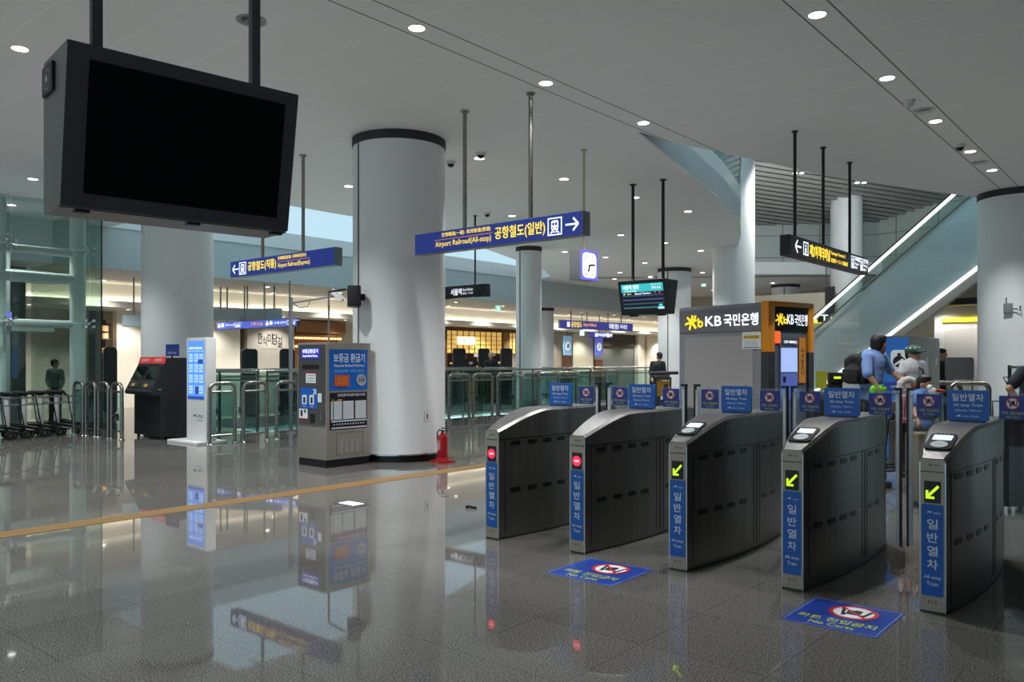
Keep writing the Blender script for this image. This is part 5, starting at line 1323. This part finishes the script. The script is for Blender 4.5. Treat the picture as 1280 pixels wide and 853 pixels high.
# ------------------------------------------------------------------ people
def fuse(mb, voxel, name, parent, m, smooth_it=4):
    """weld overlapping tapered limbs into one continuous skin"""
    o = mb.build('weld', None, m, 0)
    r = o.modifiers.new('r', 'REMESH'); r.mode = 'VOXEL'; r.voxel_size = voxel; r.use_smooth_shade = True
    s = o.modifiers.new('s', 'SMOOTH'); s.factor = .5; s.iterations = smooth_it
    dg = bpy.context.evaluated_depsgraph_get(); dg.update()
    me = bpy.data.meshes.new_from_object(o.evaluated_get(dg))
    me.name = name; old = o.data; bpy.data.objects.remove(o); bpy.data.meshes.remove(old)
    me.materials.clear(); me.materials.append(m); me.polygons.foreach_set('use_smooth', [True] * len(me.polygons))
    q = bpy.data.objects.new(name, me); COL.objects.link(q)
    if parent: q.parent = parent
    return q
def figure(label, J, sc, fdir, skin, shirt, pants, hair, sleeve=.95, vox=.009, shoe=(30, 28, 28), extra=None):
    base = (J['ankL'] + J['ankR']) / 2; base.z = 0
    t = thing('person', label, 'person', base)
    K = {k: v - base for k, v in J.items()}
    fd = Vector((fdir.x, fdir.y, 0)).normalized(); sd = Vector((-fd.y, fd.x, 0))   # sd: the person's left
    sk = mat('skin_%d' % skin[0], skin, rough=.5); b = MB(sk)
    H = K['head']; r = .098 * sc
    hm = Matrix((sd, -fd, Vector((0, 0, 1)))).transposed().to_4x4()
    b.ell(H + Vector((0, 0, .02 * sc)) - fd * .012 * sc, (.078 * sc, .098 * sc, .105 * sc), mx=hm, seg=18, rings=12)
    b.ell(H + fd * .03 * sc - Vector((0, 0, .055 * sc)), (.058 * sc, .062 * sc, .065 * sc), mx=hm)
    b.cap(H + fd * .088 * sc + Vector((0, 0, .02 * sc)), .010 * sc, H + fd * .108 * sc - Vector((0, 0, .02 * sc)), .015 * sc)
    for sg in (1, -1): b.ell(H + sd * sg * .08 * sc - Vector((0, 0, .005 * sc)), (.012 * sc, .022 * sc, .032 * sc), mx=hm)
    b.cap(K['neck'] - Vector((0, 0, .05 * sc)), .055 * sc, H - Vector((0, 0, .05 * sc)) - fd * .015 * sc, .05 * sc)
    ch, wa, pe = K['chest'], K['waist'], K['pelvis']
    def torso(bb, g):
        bb.cap(K['shL'], .058 * sc + g, K['shR'], .058 * sc + g)
        bb.ell(ch, (.165 * sc + g, .112 * sc + g, .17 * sc + g), mx=hm); bb.ell((ch + wa) / 2, (.152 * sc + g, .105 * sc + g, .17 * sc + g), mx=hm)
        bb.ell(wa, (.145 * sc + g, .105 * sc + g, .14 * sc + g), mx=hm); bb.ell(pe, (.16 * sc + g, .118 * sc + g, .12 * sc + g), mx=hm)
        bb.cap(K['neck'] - Vector((0, 0, .03 * sc)), .06 * sc + g * .5, ch, .10 * sc + g)
    torso(b, 0)
    for S_ in 'LR':
        sh, el, wr = K['sh' + S_], K['el' + S_], K['wr' + S_]
        b.cap(sh, .052 * sc, el, .040 * sc); b.cap(el, .040 * sc, wr, .027 * sc)
        d = (wr - el).normalized(); q = d.cross(Vector((0, 0, 1))); q = q.normalized() if q.length > .2 else fd.copy(); n = d.cross(q).normalized()
        pm_ = Matrix((q, d, n)).transposed().to_4x4()
        b.ell(wr + d * .052 * sc, (.040 * sc, .052 * sc, .017 * sc), mx=pm_)
        cu = n * (-1 if n.z > 0 else 1)
        for i, ln in enumerate((.070, .080, .074, .058)):
            o = wr + d * .088 * sc + q * (.029 - .019 * i) * sc
            m1 = o + d * ln * .5 * sc + cu * .012 * sc; e = m1 + d * ln * .35 * sc + cu * ln * .42 * sc
            b.cap(o, .0095 * sc, m1, .009 * sc); b.cap(m1, .009 * sc, e, .0075 * sc)
        o = wr + d * .03 * sc + q * .036 * sc; m1 = o + (d * .03 + q * .022 + cu * .012) * sc; e = m1 + (d * .032 + cu * .016) * sc
        b.cap(o, .012 * sc, m1, .0105 * sc); b.cap(m1, .0105 * sc, e, .009 * sc)
        hp_, kn, an = K['hip' + S_], K['kn' + S_], K['ank' + S_]
        b.cap(hp_, .088 * sc, kn, .056 * sc); b.cap(kn, .056 * sc, an, .037 * sc)
        b.cap(an - Vector((0, 0, .04 * sc)), .038 * sc, an + fd * .15 * sc - Vector((0, 0, .05 * sc)), .032 * sc)
    fuse(b, vox, 'body', t, sk)
    g = .016 * sc; sm = mat('cloth_%d_%d_%d' % shirt, shirt, rough=.85, grain=.1, gscale=30); b = MB(sm); torso(b, g)
    for S_ in 'LR':
        sh, el, wr = K['sh' + S_], K['el' + S_], K['wr' + S_]
        if sleeve > .5:
            b.cap(sh, .056 * sc + g, el, .044 * sc + g); b.cap(el, .044 * sc + g, el.lerp(wr, (sleeve - .5) * 2), .032 * sc + g)
        else: b.cap(sh, .056 * sc + g, sh.lerp(el, sleeve * 2), .052 * sc + g)
    fuse(b, max(vox, .012), 'shirt', t, sm, 2)
    pmm = mat('cloth_%d_%d_%d' % pants, pants, rough=.85, grain=.1, gscale=30); b = MB(pmm)
    b.ell(pe - Vector((0, 0, .03 * sc)), (.168 * sc, .128 * sc, .12 * sc), mx=hm)
    for S_ in 'LR':
        hp_, kn, an = K['hip' + S_], K['kn' + S_], K['ank' + S_]
        b.cap(hp_, .088 * sc + g, kn, .058 * sc + g); b.cap(kn, .058 * sc + g, an + Vector((0, 0, .03 * sc)), .045 * sc + g)
    fuse(b, max(vox, .012), 'trousers', t, pmm, 2)
    b = MB(mat('shoe_%d_%d_%d' % shoe, shoe, rough=.6))
    for S_ in 'LR':
        an = K['ank' + S_]; p0 = Vector((an.x, an.y, .045 * sc)) - fd * .04 * sc
        b.cap(p0, .046 * sc, p0 + fd * .2 * sc - Vector((0, 0, .008 * sc)), .038 * sc)
    fuse(b, max(vox, .012), 'shoes', t, b.m, 2)
    hr = mat('hair_%d_%d_%d' % hair, hair, rough=.6); b = MB(hr)
    b.ell(H + Vector((0, 0, .045 * sc)) - fd * .022 * sc, (.088 * sc, .105 * sc, .098 * sc), mx=hm)
    b.ell(H - fd * .055 * sc - Vector((0, 0, .005 * sc)), (.08 * sc, .062 * sc, .085 * sc), mx=hm)
    for a in range(7):
        th = (a - 3) * .42; b.ell(H + fd * .056 * sc * math.cos(th) + sd * .066 * sc * math.sin(th) + Vector((0, 0, .092 * sc)), .026 * sc)
    fuse(b, max(vox, .011), 'hair', t, hr, 2)
    b = MB(pblack)
    for sg in (1, -1): b.ell(H + fd * .088 * sc + sd * sg * .032 * sc + Vector((0, 0, .018 * sc)), (.013 * sc, .006 * sc, .007 * sc), mx=hm, seg=8, rings=6)
    b.build('eyes', t)
    b = MB(mat('lips', (140, 80, 74), rough=.5)); b.ell(H + fd * .089 * sc - Vector((0, 0, .052 * sc)), (.024 * sc, .008 * sc, .007 * sc), mx=hm, seg=10, rings=6); b.build('mouth', t)
    return t, base, hm, fd, sd
def legs(px, Z, dpx, zh, zk, fz=.09):
    """hip, knee and ankle joints under a figure standing at pixel column px"""
    y = lambda z: HY + (EYE - z) * F / Z
    d = {}
    for S_, sg in (('L', 1), ('R', -1)):
        d['hip' + S_] = at(px + sg * dpx * .8, y(zh), Z); d['kn' + S_] = at(px + sg * dpx, y(zk), Z); d['ank' + S_] = at(px + sg * dpx * 1.1, y(fz), Z)
    return d
camd = lambda a, c: W(a, c) - W(0, 0)
SK = (176, 128, 100)

# the man with the backpack
Z = 10.0; J = legs(1090, Z, 10, 1.0, .54)
J.update(head=at(1099, 431.5, Z), neck=at(1093, 443, Z), chest=at(1089, 455, Z), waist=at(1087.5, 474, Z), pelvis=at(1088, 495, Z), shR=at(1083, 448, 9.88), shL=at(1102, 447, 10.15),
         elR=at(1084.5, 468, 9.75), wrR=at(1095, 481, 9.7), elL=at(1112.5, 463, 10.12), wrL=at(1125, 475.5, 10.05))
man = figure('man in light blue long-sleeved shirt with black backpack reaching towards the luggage', J, 1.0, camd(.86, .5), SK, (112, 140, 190), (30, 30, 34), (20, 18, 18), .56, .0075)
c = at(1072, 461, 9.98); t = thing('backpack', 'black backpack worn by the man in the light blue shirt', 'backpack', c, math.atan2(camd(.86, .5).y, camd(.86, .5).x) + PI / 2)
bk = mat('backpack_black', (20, 20, 22), rough=.8)
b = MB(bk); b.box(-.15, -.10, -.19, .15, .09, .14, bev=.05); b.ell((0, 0, .12), (.14, .10, .07)); b.ell((0, .06, -.06), (.13, .09, .12)); fuse(b, .012, 'sack', t, bk, 3)
b = MB(bk); b.box(-.11, .1, -.16, .11, .16, .0, bev=.03); b.build('front_pocket', t)
b = MB(dark)
for u in (-.1, .1): b.tube([(u, -.08, .16), (u, -.17, .19), (u, -.28, .12), (u, -.30, -.02), (u, -.22, -.14), (u, -.08, -.18)], .02, 8)
b.build('shoulder_straps', t)
p = at(1097, 487, 9.68); t = thing('green_bag', 'bright lime green rolled bag held by the man in the light blue shirt', 'bag', p, TH)
lime = mat('lime_cloth', (112, 204, 40), rough=.7); b = MB(lime); b.ell((.05, 0, .0), (.06, .045, .045)); b.ell((-.05, 0, -.01), (.045, .04, .06)); b.cap((-.06, 0, -.02), .03, (-.05, 0, -.12), .02); b.cap((-.04, 0, .0), .03, (.05, 0, .0), .04); fuse(b, .009, 'bag', t, lime, 2)
b = MB(mat('lime_dark', (70, 150, 26))); b.tube([(-.08, 0, -.02), (-.03, -.03, .05), (.05, -.03, .05), (.1, 0, -.01)], .008, 6); b.build('strap', t)

# youth with the cap
Z = 11.0; J = legs(1141, Z, 8, .93, .5)
J.update(head=at(1141.5, 443.5, Z), neck=at(1140.5, 452, Z), chest=at(1141, 462, Z), waist=at(1141, 478, Z), pelvis=at(1141, 496, Z), shR=at(1130.5, 456.5, Z), shL=at(1151.5, 456.5, Z),
         elR=at(1127, 471, Z - .05), wrR=at(1132, 484, Z - .15), elL=at(1156, 471, Z), wrL=at(1154, 484, Z - .1))
yt, base, hm, fd, sd = figure('young person in light grey T-shirt and patterned cap standing before the lockers', J, .92, camd(.45, -.9), SK, (186, 188, 188), (40, 42, 48), (22, 20, 20), .34, .009)
H = J['head'] - base; b = MB(mat('cap_cloth', (58, 82, 74), rough=.8)); b.ell(H + Vector((0, 0, .055)), (.098, .115, .075), mx=hm); b.ell(H + fd * .12 + Vector((0, 0, .045)), (.075, .075, .012), mx=hm)
cp_ = b.build('cap', yt)
b = MB(pwhite)
for a in range(9):
    th = a * .7; b.ell(H + Vector((0, 0, .085)) + fd * .085 * math.cos(th) + sd * .075 * math.sin(th), (.02, .02, .012))
b.build('cap_pattern', cp_)
b = MB(dark); b.tube([J['shR'] - base + fd * .02 + Vector((0, 0, .07)), J['chest'] - base + fd * .145, J['waist'] - base + fd * .12 + sd * .1, J['pelvis'] - base + sd * .19], .012, 6); b.build('shoulder_strap', yt)

# small child in blue
Z = 9.1; J = legs(1155, Z, 7, .74, .40, .07)
J.update(head=at(1156.5, 481, Z), neck=at(1155.5, 490, Z), chest=at(1155, 501, Z), waist=at(1155, 518, Z), pelvis=at(1155, 532, Z), shR=at(1145.5, 494.5, Z), shL=at(1164, 494.5, Z),
         elR=at(1142, 510, Z - .03), wrR=at(1146, 523, Z - .15), elL=at(1168, 508, Z), wrL=at(1168, 497, Z - .18))
figure('small dark-haired child in a blue shirt behind the gate flap', J, .80, camd(.5, -.85), SK, (88, 118, 172), (46, 50, 66), (18, 16, 16), .34, .009)
p = at(1169, 489, 8.88); t = thing('toy', 'small red and white toy held up by the child in blue', 'toy', p, TH)
b = MB(pwhite); b.ell((-.03, 0, 0), (.045, .03, .04)); b.ell((-.06, 0, .04), (.03, .025, .03)); b.build('toy_body', t); b = MB(mat('toy_red', (196, 70, 50), rough=.5)); b.cap((.0, 0, .01), .02, (.09, 0, .0), .016); b.build('red_handle', t)

# person cut by the right edge
Z = 9.6; J = legs(1290, Z, 13, .95, .51); J['ankR'] = at(1276, HY + 1.46 * F / Z, Z)
J.update(head=at(1297, 442, Z), neck=at(1296, 456, Z), chest=at(1294, 472, Z), waist=at(1292, 494, Z), pelvis=at(1291, 512, Z), shR=at(1279, 465, 9.5), shL=at(1310, 465, 9.7), elR=at(1261.5, 486, 9.45), wrR=at(1276, 505, 9.4), elL=at(1322, 495, 9.7), wrL=at(1310, 515, 9.6))
figure('person in dark navy top with hand on hip, cut by the picture edge', J, 1.0, camd(-.8, -.5), SK, (24, 28, 44), (22, 22, 24), (20, 18, 18), .36, .008, (70, 66, 62))

# far figures
def far_person(label, px, Z, ytop, shirt, pants, hair, fdir, lean=0.0):
    h = EYE + (HY - ytop) * Z / F; s = h / 1.76; y = lambda z: HY + (EYE - z * s) * F / Z; k = F / Z * s; L = lean * k
    J = legs(px, Z, .1 * k, .93 * s, .51 * s)
    J.update(head=at(px + L, y(1.63), Z), neck=at(px + L * .8, y(1.47), Z), chest=at(px + L * .6, y(1.3), Z), waist=at(px + L * .3, y(1.1), Z), pelvis=at(px, y(.96), Z))
    for S_, sg in (('L', 1), ('R', -1)):
        J['sh' + S_] = at(px + L * .7 + sg * .17 * k, y(1.41), Z); J['el' + S_] = at(px + L * .6 + sg * .22 * k, y(1.14), Z - .03); J['wr' + S_] = at(px + L * .5 + sg * .16 * k, y(.95), Z - .2)
    return figure(label, J, s, fdir, SK, shirt, pants, hair, .9, .016)
far_person('distant person with pale hair and dark coat before the lattice shop', 614, 32.5, 440.5, (34, 34, 38), (170, 96, 92), (206, 186, 150), camd(.3, 1))
far_person('distant person in dark clothes beside the round column beyond the gates', 819, 27.5, 440.5, (22, 28, 34), (36, 44, 54), (16, 16, 16), camd(-.6, .8), .12)
far_person('person with dark hair seen through the glass lift enclosure', 69, 21.5, 449, (92, 104, 104), (36, 42, 44), (22, 22, 22), camd(.8, .3))
far_person('distant dark-haired person in black behind the low grey board', 1178, 20.0, 436, (20, 20, 22), (26, 26, 28), (14, 14, 14), camd(.6, -.7))

# ------------------------------------------------------------------ luggage by the people
def suitcase(label, p, rz, w, d, h, c, z0=.0):
    t = thing('suitcase', label, 'suitcase', (p.x, p.y, z0), rz); m = mat('case_%d_%d_%d' % c, c, rough=.55, grain=.1)
    b = MB(m); b.box(-w / 2, -d / 2, .06, w / 2, d / 2, h, bev=.04); b.build('shell', t)
    b = MB(dark)
    for u in (-.3, 0, .3): b.box(u * w - .012, -d / 2 - .006, .12, u * w + .012, -d / 2 + .002, h - .06)
    b.build('ribs', t)
    b = MB(tube_m); b.tube([(-.1, d * .3, h), (-.1, d * .3, h + .16), (.1, d * .3, h + .16), (.1, d * .3, h)], .009, 6); b.build('pull_handle', t)
    b = MB(rubber); b.tube([(-.08, -.02, h), (-.06, -.02, h + .03), (.06, -.02, h + .03), (.08, -.02, h)], .01, 6); b.build('top_handle', t)
    for u in (-1, 1):
        b = MB(rubber); b.cyl((u * w * .38 - .015, 0, .03), (u * w * .38 + .015, 0, .03), .03, seg=12); b.build('wheel', t)
    return t
p = at(1134, 520, 9.98); suitcase('tall brown suitcase on the trolley between the man and the child', p, TH, .36, .26, .86, (88, 72, 62), .215)
tp = W((1134 - 640) / F * 9.98, 9.98)
dup(tr, (tp.x, tp.y, 0), TH, 'luggage trolley loaded with the brown suitcase near the man', 'trolley with luggage')
p = at(1161, 540, 8.75); suitcase('olive-brown suitcase standing before the child in blue', p, TH + .1, .40, .26, .80, (104, 88, 68))
p = at(1258, 540, 8.5); suitcase('black suitcase beside the person cut by the picture edge', p, TH - .1, .36, .26, .98, (20, 20, 22))
p = at(1135, 480, 9.28); t = thing('plush_pillow', 'white and brown plush neck pillow resting on the brown suitcase', 'pillow', (p.x, p.y, 1.30), TH)
wf = mat('plush_white', (190, 184, 176), rough=.95); b = MB(wf)
for k in range(9):
    a = -2.4 + k * .6; b.ell((.085 * math.sin(a), 0, .07 * math.cos(a) - .02), (.045, .05, .042))
fuse(b, .01, 'pillow', t, wf, 2)
b = MB(mat('plush_brown', (130, 84, 70), rough=.9)); b.ell((.06, -.03, -.02), (.035, .03, .04)); b.build('patch', t)
p = at(1134, 495, 9.25); t = thing('pink_towel', 'pink towel hanging over the front of the brown suitcase', 'towel', (p.x, p.y, 1.02), TH)
b = MB(mat('towel_pink', (196, 120, 130), rough=.95)); n = 10; V = []; P = []
for k in range(n + 1):
    for j in range(5):
        u = -.05 + .1 * j / 4; v = .14 - .30 * k / n
        V += [(u * (1 + .1 * k / n), -.015 - .012 * math.sin(j * 2.1 + k * .3), v), (u * (1 + .1 * k / n), .0 - .012 * math.sin(j * 2.1 + k * .3), v)]
for k in range(n):
    for j in range(4):
        a = (k * 5 + j) * 2; c = a + 10; P += [(a, c, c + 2, a + 2), (a + 1, a + 3, c + 3, c + 1)]
for j in range(4): P += [(2 * j, 2 * j + 2, 2 * j + 3, 2 * j + 1), ((n * 5 + j) * 2, (n * 5 + j) * 2 + 1, (n * 5 + j) * 2 + 3, (n * 5 + j) * 2 + 2)]
for k in range(n): P += [(k * 10, k * 10 + 1, k * 10 + 11, k * 10 + 10), (k * 10 + 8, k * 10 + 18, k * 10 + 19, k * 10 + 9)]
b.raw(V, P); b.build('cloth', t); b = MB(wf); b.box(-.052, -.03, -.12, .052, -.022, -.10); b.build('hem_band', t)

# ------------------------------------------------------------------ ceiling lamps and ceiling fittings
LENS = glow('downlight_lens', (255, 252, 244), 9.0)
def lamp_data(name, power, color, size=1.9, blend=.6, rad=.07):
    l = bpy.data.lights.new(name, 'SPOT'); l.energy = power; l.color = color; l.spot_size = size; l.spot_blend = blend; l.shadow_soft_size = rad; return l
LM = lamp_data('hall_downlight', MAIN_W, (.96, .985, 1.0)); LF = lamp_data('shop_downlight', FAR_W, (1, .955, .88), 2.3)
LD_ = lamp_data('canopy_fill_lamp', 70, (1, .96, .9), 2.4)
def downlight_proto(r, ld):
    t = thing('downlight', '', 'downlight')
    b = MB(white); b.lathe([(r * 1.02, -.002), (r * 1.25, -.008), (r * 1.3, 0)], seg=20); b.build('trim_ring', t)
    b = MB(LENS); b.lathe([(0, -.004), (r, -.004), (r, -.001), (0, -.001)], seg=20); b.build('lens', t)
    lo = bpy.data.objects.new('lamp', ld); COL.objects.link(lo); lo.location = (0, 0, -.05); lo.parent = t
    return t
DL = {}
def downlight(p, label, kind, group):
    if kind not in DL:
        d = DL[kind] = downlight_proto(.085 if kind == 'hall' else .07, {'hall': LM, 'shop': LF, 'dim': LD_}[kind]); d.location = p; tag(d, label, group=group); return d
    return dup(DL[kind], p, 0, label, group)
rows = [('in the ceiling seam leading from top centre', [(-6.45, 3.75), (-6.45, 6.06), (-6.45, 8.33), (-6.4, 10.66)]),
        ('in the ceiling seam above the walkway at the right', [(-3.03, 6.1), (-3.03, 8.5), (-3.03, 10.97), (-3.02, 13.4), (-3.0, 15.7), (-2.98, 17.5)])]
for place, pts in rows:
    for k, (x, y) in enumerate(pts):
        downlight(Vector((x, y, CEIL)), f'recessed downlight {place}, {ORD[k]} from the camera', 'hall', 'downlights ' + place)
names = {(25, 61): 'left of the large dark display', (41, 224): 'below the left edge of the large dark display, above the glass lift', (436, 233): 'just left of the big column', (599, 198): 'beside a dark dome camera behind the blue sign',
         (705, 224): 'above the right end of the blue sign', (640, 270): 'right behind the blue sign', (860, 264.5): 'under the curved white opening edge', (776, 294): 'right of the hanging clock', (794, 247): 'beside the left pole of the train screen',
         (831, 304): 'behind the right pole of the train screen', (876, 313.5): 'above the bank booth, left of the square white column', (757, 322): 'below and right of the hanging clock', (806, 329): 'between the poles of the train screen', (813, 346): 'just above the train screen',
         (775, 341): 'left above the train screen', (768, 349): 'nearest the top left corner of the train screen', (706, 315): 'left of the hanging clock', (878, 341): 'above the exit sign by the white column', (891, 363): 'low beside the white column, nearest the bank booth',
         (1030, 345): 'beyond the escalator opening over the black sign', (966, 354): 'above the far round column behind the booth'}
for (px, py), lb in names.items():
    p = cl(px, py); downlight(Vector((p.x, p.y, CEIL)), f'recessed ceiling downlight {lb}', 'hall', 'scattered hall downlights')
# low concourse ceiling and the shop soffit
n = 0
spots = [(-25.6, y) for y in range(5, 54, 3)] + [(-23.7, y + 1.5) for y in range(5, 52, 3)]
for k, (x, y) in enumerate(spots):
    downlight(Vector((x, y, 4.05)), f'small downlight in the low concourse ceiling, {ORD[(k if k < 17 else k - 17) % 16]} of the {"shop" if x < -25 else "hall"}-side row{" end" if k == 16 else ""}', 'shop', 'concourse downlights')
for x, y, lb in ((-20.8, 6.9, 'ceiling downlight inside the glass lift enclosure, nearer its corner'), (-21.6, 4.4, 'ceiling downlight inside the glass lift enclosure, farther from its corner')):
    downlight(Vector((x, y, CEIL)), lb, 'hall', 'lift enclosure downlights')
for k in range(3):  # lamps added under the canopy to light the white wall
    downlight(Vector((-5.6 + 1.2 * k, 25.55, 3.16)), f'small added downlight under the canopy below the escalator, {ORD[k]} from the locker side', 'dim', 'added canopy downlights')
for k in range(15):
    y = 6.5 + 3 * k; downlight(Vector((-27.2, y, 3.3)), f'small downlight in the soffit over the shop fronts, {ORD[k]} from the glass lift end', 'shop', 'shop soffit downlights')
for x in (-13.3, -9.85, -6.45, -3.0):                   # lamp grid carried on unseen behind the camera, added to light the hall
    for k in range(4):
        y = -7.9 + 2.35 * k
        downlight(Vector((x, y, CEIL)), f'added unseen ceiling downlight behind the viewer, {ORD[k]} of the row {abs(x):.0f} metres aside', 'hall', 'added downlights behind the viewer')
for k, (x, y) in enumerate(((-17.3, 3.7), (-17.3, 1.35), (-20.6, 2.6), (-13.3, 3.65))):  # out-of-view lamps added to brighten the trolleys and left side
    downlight(Vector((x, y, CEIL)), f'added ceiling downlight over the luggage trolleys outside the picture, {ORD[k]} of four', 'hall', 'added downlights over the trolleys')
for k, (x, y) in enumerate(((-13.3, 6.0), (-13.3, 8.3), (-9.85, 5.9))):  # lamps added out of sight to brighten the left columns
    downlight(Vector((x, y, CEIL)), f'added ceiling downlight hidden behind the large dark display, {ORD[k]} of three', 'hall', 'added downlights behind the display')
for k in range(6):  # unseen row added to light the wall under the escalator
    downlight(Vector((.45, 13.0 + 2.4 * k, CEIL)), f'added unseen ceiling downlight beyond the right column, {ORD[k]} of its row', 'hall', 'added downlights beyond the right column')
# daylight falling on the upper hall comes from the sky; two ceiling spot clusters seen through the opening
for px, py, lb in ((998, 214, 'left twin spotlight under the slatted upper ceiling'), (1076, 226, 'right twin spotlight under the slatted upper ceiling')):
    p = at(px, py, 24.5); t = thing('twin_spotlight', lb, 'spotlight', p, TH)
    b = MB(dark); b.box(-.16, -.03, .08, .16, .03, .14); b.cyl((0, 0, .14), (0, 0, .5), .015, seg=8); b.build('bracket', t)
    for u in (-.1, .1):
        b = MB(white); b.cyl((u, 0, .08), (u, 0, -.06), .06, .075, 14); l_ = b.build('lamp_head', t); b = MB(LENS); b.cyl((u, 0, -.06), (u, 0, -.065), .065, seg=14); b.build('lens', l_)
        lo_ = bpy.data.objects.new('lamp', lamp_data('twin_spot', UP_W, (1, .98, .95), 2.6)); COL.objects.link(lo_); lo_.parent = t; lo_.location = (u, 0, -.1); lo_.rotation_euler = (1.15, 0, 0)
# dome cameras, detectors, air vents
for px, py, lb in ((601, 191, 'small dark dome camera beside a downlight behind the blue sign'), (563.5, 202, 'small dark dome camera right of the big column'), (609, 266, 'small dome sensor behind the blue sign pole'), (1136, 126, 'white ceiling sensor between the downlights of the walkway seam'), (1200, 181, 'small dark ceiling camera in the walkway seam')):
    p = cl(px, py); t = thing('dome_camera', lb, 'camera', (p.x, p.y, CEIL)); b = MB(white); b.lathe([(0, -.05), (.07, -.05), (.09, 0), (0, 0)], seg=18); b.build('base', t); b = MB(black if py != 126 else white); b.ell((0, 0, -.055), (.06, .06, .05)); b.build('dome', t)
for px, py, r, lb in ((314, 25, .155, 'round slotted air vent behind the pole of the large dark display'), (1154, 138, .16, 'flat round air vent in the walkway seam, nearer one'), (1224, 203, .16, 'flat round air vent in the walkway seam, farther one')):
    grey = mat('vent_grey', (150, 152, 154)) if px < 400 else mat('vent_pale', (214, 216, 216))
    p = cl(px, py); t = thing('ceiling_vent', lb, 'vent', (p.x, p.y, CEIL)); b = MB(grey); b.lathe([(r * .8, -.003), (r, -.012), (r, 0)], seg=28); b.build('rim', t)
    b = MB(dark if px < 400 else grey); b.lathe([(0, -.002), (r * .8, -.002), (r * .8, 0), (0, 0)], seg=28)
    for q in (.2, .4, .6): b.lathe([(r * q, -.003), (r * (q + .1), -.012), (r * (q + .1), -.003)], seg=28, m=grey)
    b.build('louvre', t)
